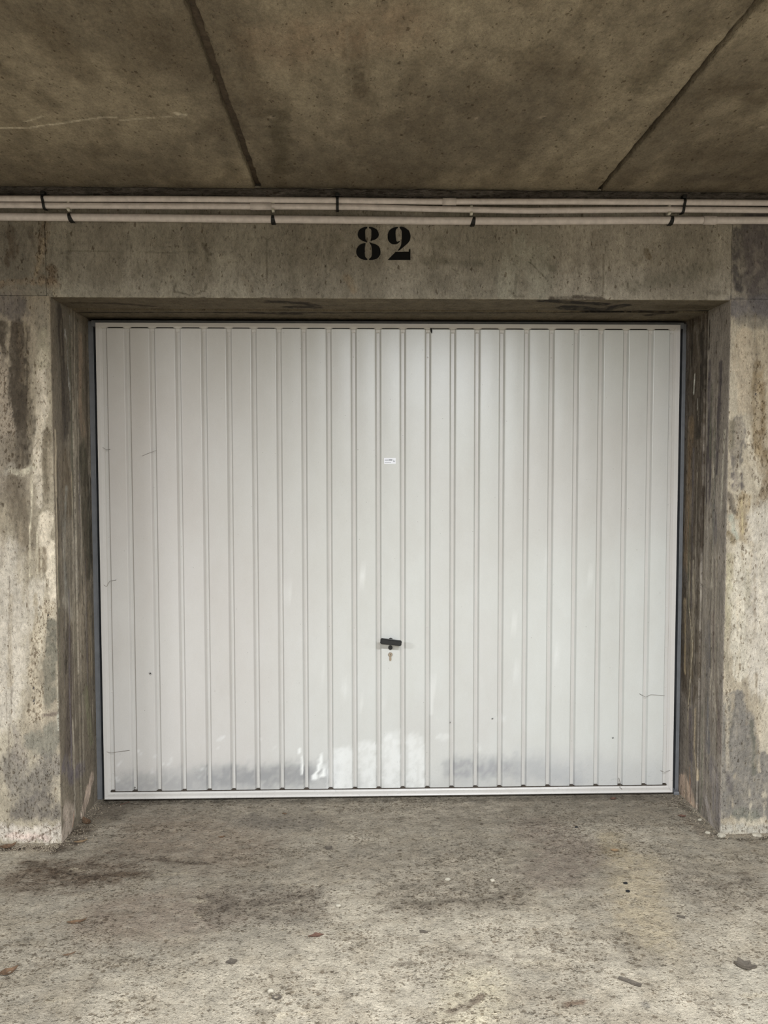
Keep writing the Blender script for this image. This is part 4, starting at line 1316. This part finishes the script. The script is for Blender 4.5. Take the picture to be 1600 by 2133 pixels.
def flake(name, px, py, lx, ly, rot, mat, label, cat, group=None, curl=.3, seed=0, pts=None, th=.0012, lift=.0025, y=None):
    rnd = random.Random(seed)
    c = at(px, py, 2, 0.0)
    if y is not None:
        c[1] = y
    n_ = len(pts) if pts else 11
    rim = []
    for k in range(n_):
        if pts:
            a_, b_ = pts[k]
            rim.append((a_ * lx, b_ * ly))
        else:
            t = 2 * math.pi * k / n_
            rr = 1 + rnd.uniform(-.28, .2)
            rim.append((math.cos(t) * lx * rr, math.sin(t) * ly * rr))
    bm = bmesh.new()
    def hz(a_, b_):
        return curl * (abs(a_ / lx) ** 2 * lx * .5 + abs(b_ / ly) ** 2 * ly * .6) + rnd.uniform(0, .001)
    ctr = bm.verts.new((0, 0, lift * .4))
    inner = [bm.verts.new((a_ * .5, b_ * .5, lift * .5 + hz(a_ * .5, b_ * .5))) for a_, b_ in rim]
    outer = [bm.verts.new((a_, b_, lift + hz(a_, b_))) for a_, b_ in rim]
    for k in range(n_):
        k2 = (k + 1) % n_
        bm.faces.new((ctr, inner[k], inner[k2]))
        bm.faces.new((inner[k], outer[k], outer[k2], inner[k2]))
    ex = bmesh.ops.extrude_face_region(bm, geom=bm.faces[:])
    for e in ex['geom']:
        if isinstance(e, bmesh.types.BMVert):
            e.co.z -= th
    bmesh.ops.recalc_face_normals(bm, faces=bm.faces)
    kw = dict(label=label, category=cat)
    if group:
        kw['group'] = group
    o = from_bm(name, bm, mat, None, **kw)
    o.rotation_euler = (0, 0, math.radians(rot))
    o.location = (c[0], c[1], zfloor(c[0], c[1]) - .001)
    return o


LEAFS = [(-1, 0), (-.6, .5), (-.1, .75), (.4, .5), (1, .15), (.7, -.2), (.3, -.55), (-.2, -.7), (-.7, -.45)]
LV = 'dead leaves and scraps on the floor'
flake('dead_leaf', 160, 1922, .030, .012, 18, M_LEAF1, 'curled dark brown leaf alone on the floor at left', 'leaf', LV, .5, 1, LEAFS)
flake('dead_leaf', 658, 1950, .024, .013, 5, M_LEAF2, 'reddish brown leaf scrap lying left of the middle of the floor', 'leaf', LV, .35, 2, [(-1, -.6), (-.4, .4), (0, 1), (.5, .5), (1, -.1), (.3, -.5)])
flake('bark_piece', 1312, 2047, .030, .009, -32, M_DSTONE, 'dark flat sliver of bark near the bottom right of the floor', 'bark', None, .1, 3, [(-1, .8), (0, 1), (1, .5), (1, -.8), (0, -.9), (-1, -.4)], .003)
flake('dead_leaf', 18, 2027, .026, .022, 40, M_LEAF1, 'crumpled brown leaf at the left edge of the photo', 'leaf', LV, .6, 4, LEAFS)
flake('dead_leaf', 181, 1714, .034, .020, -48, M_LEAF1, 'long curled leaf in the corner beside the left wall reveal', 'leaf', LV, .8, 5, LEAFS)
flake('dead_leaf', 14, 1770, .030, .022, 30, M_LEAF1, 'large brown leaf leaning at the foot of the left pier', 'leaf', LV, .9, 6, LEAFS, y=-.035)
flake('dead_leaf', 168, 1754, .024, .011, 20, M_LEAF3, 'tan leaf scrap at the corner of the left pier', 'leaf', LV, .5, 7, LEAFS)
flake('dead_leaf', 144, 1990, .018, .005, 24, M_LEAF1, 'thin brown leaf sliver below the curled leaf at left', 'leaf', LV, .4, 8, LEAFS)
flake('stone_flake', 483, 2003, .016, .013, 10, M_DSTONE, 'angular dark grey flake pressed in the floor, lower left of middle', 'stone', None, .1, 9, th=.003)
flake('stone_flake', 577, 2078, .013, .011, 10, M_DSTONE, 'round dark grey flake beside a white chip near the bottom edge', 'stone', None, .1, 10, th=.003)
flake('stone_flake', 685, 1767, .012, .012, 10, M_DSTONE, 'small square dark flake on the floor below the middle left of the door', 'stone', None, .1, 11, [(-1, -1), (-1, 1), (1, 1), (1, -.8)], .003)
flake('dead_leaf', 1277, 1665, .014, .010, 10, M_LEAF2, 'orange brown leaf bit close under the right end of the door', 'leaf', LV, .4, 12)
flake('dead_leaf', 1280, 1772, .018, .008, -15, M_LEAF3, 'small tan leaf bit beside the rusty floor stain', 'leaf', LV, .4, 13)
flake('dead_leaf', 1421, 1700, .016, .008, -20, M_LEAF2, 'brown leaf bit by the foot of the right reveal', 'leaf', LV, .4, 14)
flake('dirt_clump', 1552, 2012, .026, .020, -30, M_DSTONE, 'dark clump of dirt near the right edge of the floor', 'dirt', None, .5, 15, th=.005)
flake('stone_flake', 883, 1941, .014, .008, -20, M_DSTONE, 'dark oval flake in the middle of the floor', 'stone', None, .1, 16, th=.003)
flake('stone_flake', 1419, 1911, .012, .007, -20, M_DSTONE, 'small dark flake on the floor below the right pier', 'stone', None, .1, 17, th=.003)
flake('dead_leaf', 593, 1696, .010, .005, -20, M_LEAF1, 'tiny dark leaf bit near the left half of the door foot', 'leaf', LV, .4, 18)
flake('dead_leaf', 462, 1744, .012, .006, 10, M_LEAF1, 'tiny dark leaf bit beside the white crumbs on the floor', 'leaf', LV, .4, 19)


def pebble(px, py, r, mat, label, seed, y=None, sq=.6, cat='stone'):
    rnd = random.Random(seed)
    bm = bmesh.new()
    bmesh.ops.create_icosphere(bm, subdivisions=2, radius=1)
    for v_ in bm.verts:
        k_ = 1 + rnd.uniform(-.14, .14)
        v_.co = Vector((v_.co.x * r * k_ * 1.25, v_.co.y * r * k_, v_.co.z * r * sq * k_))
    c = at(px, py, 2, 0.0)
    if y is not None:
        c[1] = y
    o = from_bm('pebble', bm, mat, None, False, label=label, category=cat, group='loose stones on the floor')
    o.location = (c[0], c[1], zfloor(c[0], c[1]) + r * sq * .45)
    return o


pebble(1504, 1743, .013, M_STONE, 'white pebble at the corner of the right pier foot', 1, -.018)
pebble(1578, 1742, .015, M_STONE, 'pale flat pebble at the foot of the right pier near the photo edge', 2, -.020, .45)
pebble(1474, 1735, .008, M_STONE, 'small pale pebble left of the right pier corner', 3)
pebble(1458, 1708, .007, M_STONE, 'small pebble at the foot of the joint in the right reveal', 4)
pebble(704, 1887, .007, M_STONE, 'small white chip in the middle of the floor', 5)
pebble(564, 2064, .007, M_STONE, 'white chip next to the round dark flake near the bottom edge', 6)
pebble(1201, 1724, .006, M_DARK, 'black speck of grit on the floor below the right half of the door', 7)
pebble(1303, 1841, .006, M_DARK, 'upper of two black specks on the tan floor patch', 8)
pebble(1308, 1857, .006, M_DARK, 'lower of two black specks on the tan floor patch', 9)
pebble(933, 1833, .008, M_STONE, 'pale pebble set in the floor left of the dark blotch', 10)
pebble(1026, 1834, .007, M_STONE, 'pale pebble in the rough patch right of middle', 11)
pebble(110, 1745, .006, M_STONE, 'small pale crumb at the foot of the left pier', 12, -.012)
# loose grit along the walls and on the floor: nobody could count it
rnd = random.Random(5)
V, Fc = [], []
for k in range(2600):
    m_ = rnd.random()
    if m_ < .30:
        x_, y_ = rnd.uniform(-1.4, XL), -abs(rnd.gauss(0, .03)) - .008
    elif m_ < .42:
        x_, y_ = rnd.uniform(XR, 1.6), -abs(rnd.gauss(0, .025)) - .008
    elif m_ < .55:
        x_, y_ = XL + abs(rnd.gauss(0, .05)) + .004, rnd.uniform(-.03, .36)
    elif m_ < .63:
        x_, y_ = XR - abs(rnd.gauss(0, .04)) - .004, rnd.uniform(-.03, .36)
    else:
        x_, y_ = rnd.uniform(-1.05, 1.3), rnd.uniform(-1.05, .3)
    s_ = rnd.uniform(.0008, .0030) * (1.1 if m_ < .63 else .8)
    z_ = zfloor(x_, y_) + s_ * .4
    b0_ = len(V)
    a_ = rnd.uniform(0, 6.28)
    for q in range(3):
        V.append((x_ + math.cos(a_ + q * 2.1) * s_ * rnd.uniform(.7, 1.5), y_ + math.sin(a_ + q * 2.1) * s_, z_ - s_ * .5))
    V.append((x_, y_, z_ + s_ * .8))
    Fc += [(b0_, b0_ + 1, b0_ + 3), (b0_ + 1, b0_ + 2, b0_ + 3), (b0_ + 2, b0_, b0_ + 3)]
M_GRIT = simple('grit', (134, 122, 104), .9, 0, 300, .6)
mesh('loose_grit', V, Fc, M_GRIT, None, False, kind='stuff', label='fine grit scattered on the concrete floor and along the walls', category='grit')

# twig under the left end of the door
tw = [at(x_, y_, 1, DY - .012) for x_, y_ in ((252, 1671), (262, 1667), (270, 1664))]
zt_ = [.004, .007, .009]
tube('twig', [(p[0], DY - .03 + .008 * k, zt_[k]) for k, p in enumerate(tw)], .0012, M_LEAF2, None, 6, label='thin red brown twig under the left end of the door', category='twig')

# insects and cobweb threads on the leaf
def hair(name, pts, r, mat, label, cat, group=None, y=None):
    P3 = [at(a_, b_, 1, (DY - .0030) if y is None else y) for a_, b_ in pts]
    kw = dict(label=label, category=cat)
    if group:
        kw['group'] = group
    return tube(name, P3, r, mat, None, 5, **kw)


def bug(px, py, L, rot, label):
    c = at(px, py, 1, DY - .003)
    o = empty('dead_insect', tuple(c), label=label, category='insect', group='dead insects on the door')
    bm = bmesh.new()
    bmesh.ops.create_icosphere(bm, subdivisions=2, radius=1)
    for v_ in bm.verts:
        v_.co = Vector((v_.co.x * L, v_.co.y * L * .35, v_.co.z * L * .38))
    b_ = from_bm('body', bm, M_DARK, o)
    for k in (-1, 0, 1):
        for s in (-1, 1):
            tube('leg', [(k * L * .4, 0, 0), (k * L * .7, -.0008, s * L * .9), (k * L * .9, .0015, s * L * 1.5)], .0003, M_DARK, o, 4)
    o.rotation_euler = (0, math.radians(rot), 0)
    return o


bug(313, 1403, .0048, -40, 'dead insect stuck on the second wide panel from the left, below middle height')
bug(281, 1641, .0042, -30, 'dead insect at the foot of the first groove near the left end of the door')
bug(1026, 1497, .0028, 70, 'tiny dead insect low on the door right of the handle')
bug(1277, 1537, .0028, 80, 'tiny dead insect low on the door near its right side')
bug(938, 1505, .0026, 20, 'tiny dead insect low on the door directly right below the handle')
CW = 'cobweb threads on the door'
hair('cobweb', [(214, 932), (222, 937), (230, 936)], .0007, M_WEB, 'short cobweb thread on the left door rail at upper height', 'cobweb', CW)
hair('cobweb', [(216, 1218), (222, 1222), (228, 1211), (242, 1208)], .0008, M_WEB, 'curved cobweb thread on the left door rail at middle height', 'cobweb', CW)
hair('cobweb', [(222, 1566), (232, 1568), (246, 1566), (270, 1563)], .0008, M_WEB, 'dark cobweb thread on the left door rail near the bottom', 'cobweb', CW)
hair('cobweb', [(296, 950), (310, 944), (326, 938)], .0006, M_WEB, 'slanting cobweb thread on the upper left panels', 'cobweb', CW)
hair('cobweb', [(1332, 1445), (1345, 1452), (1356, 1447), (1385, 1449)], .0007, M_WEB, 'long cobweb thread across the right panels low down', 'cobweb', CW)
hair('cobweb', [(1289, 1620), (1293, 1634), (1291, 1640), (1296, 1644)], .0010, M_WEB, 'cobweb thread at the foot of a groove at the right', 'cobweb', CW)
hair('cobweb', [(1376, 1605), (1385, 1609), (1396, 1604)], .0007, M_WEB, 'short cobweb thread at the lower right door corner', 'cobweb', CW)
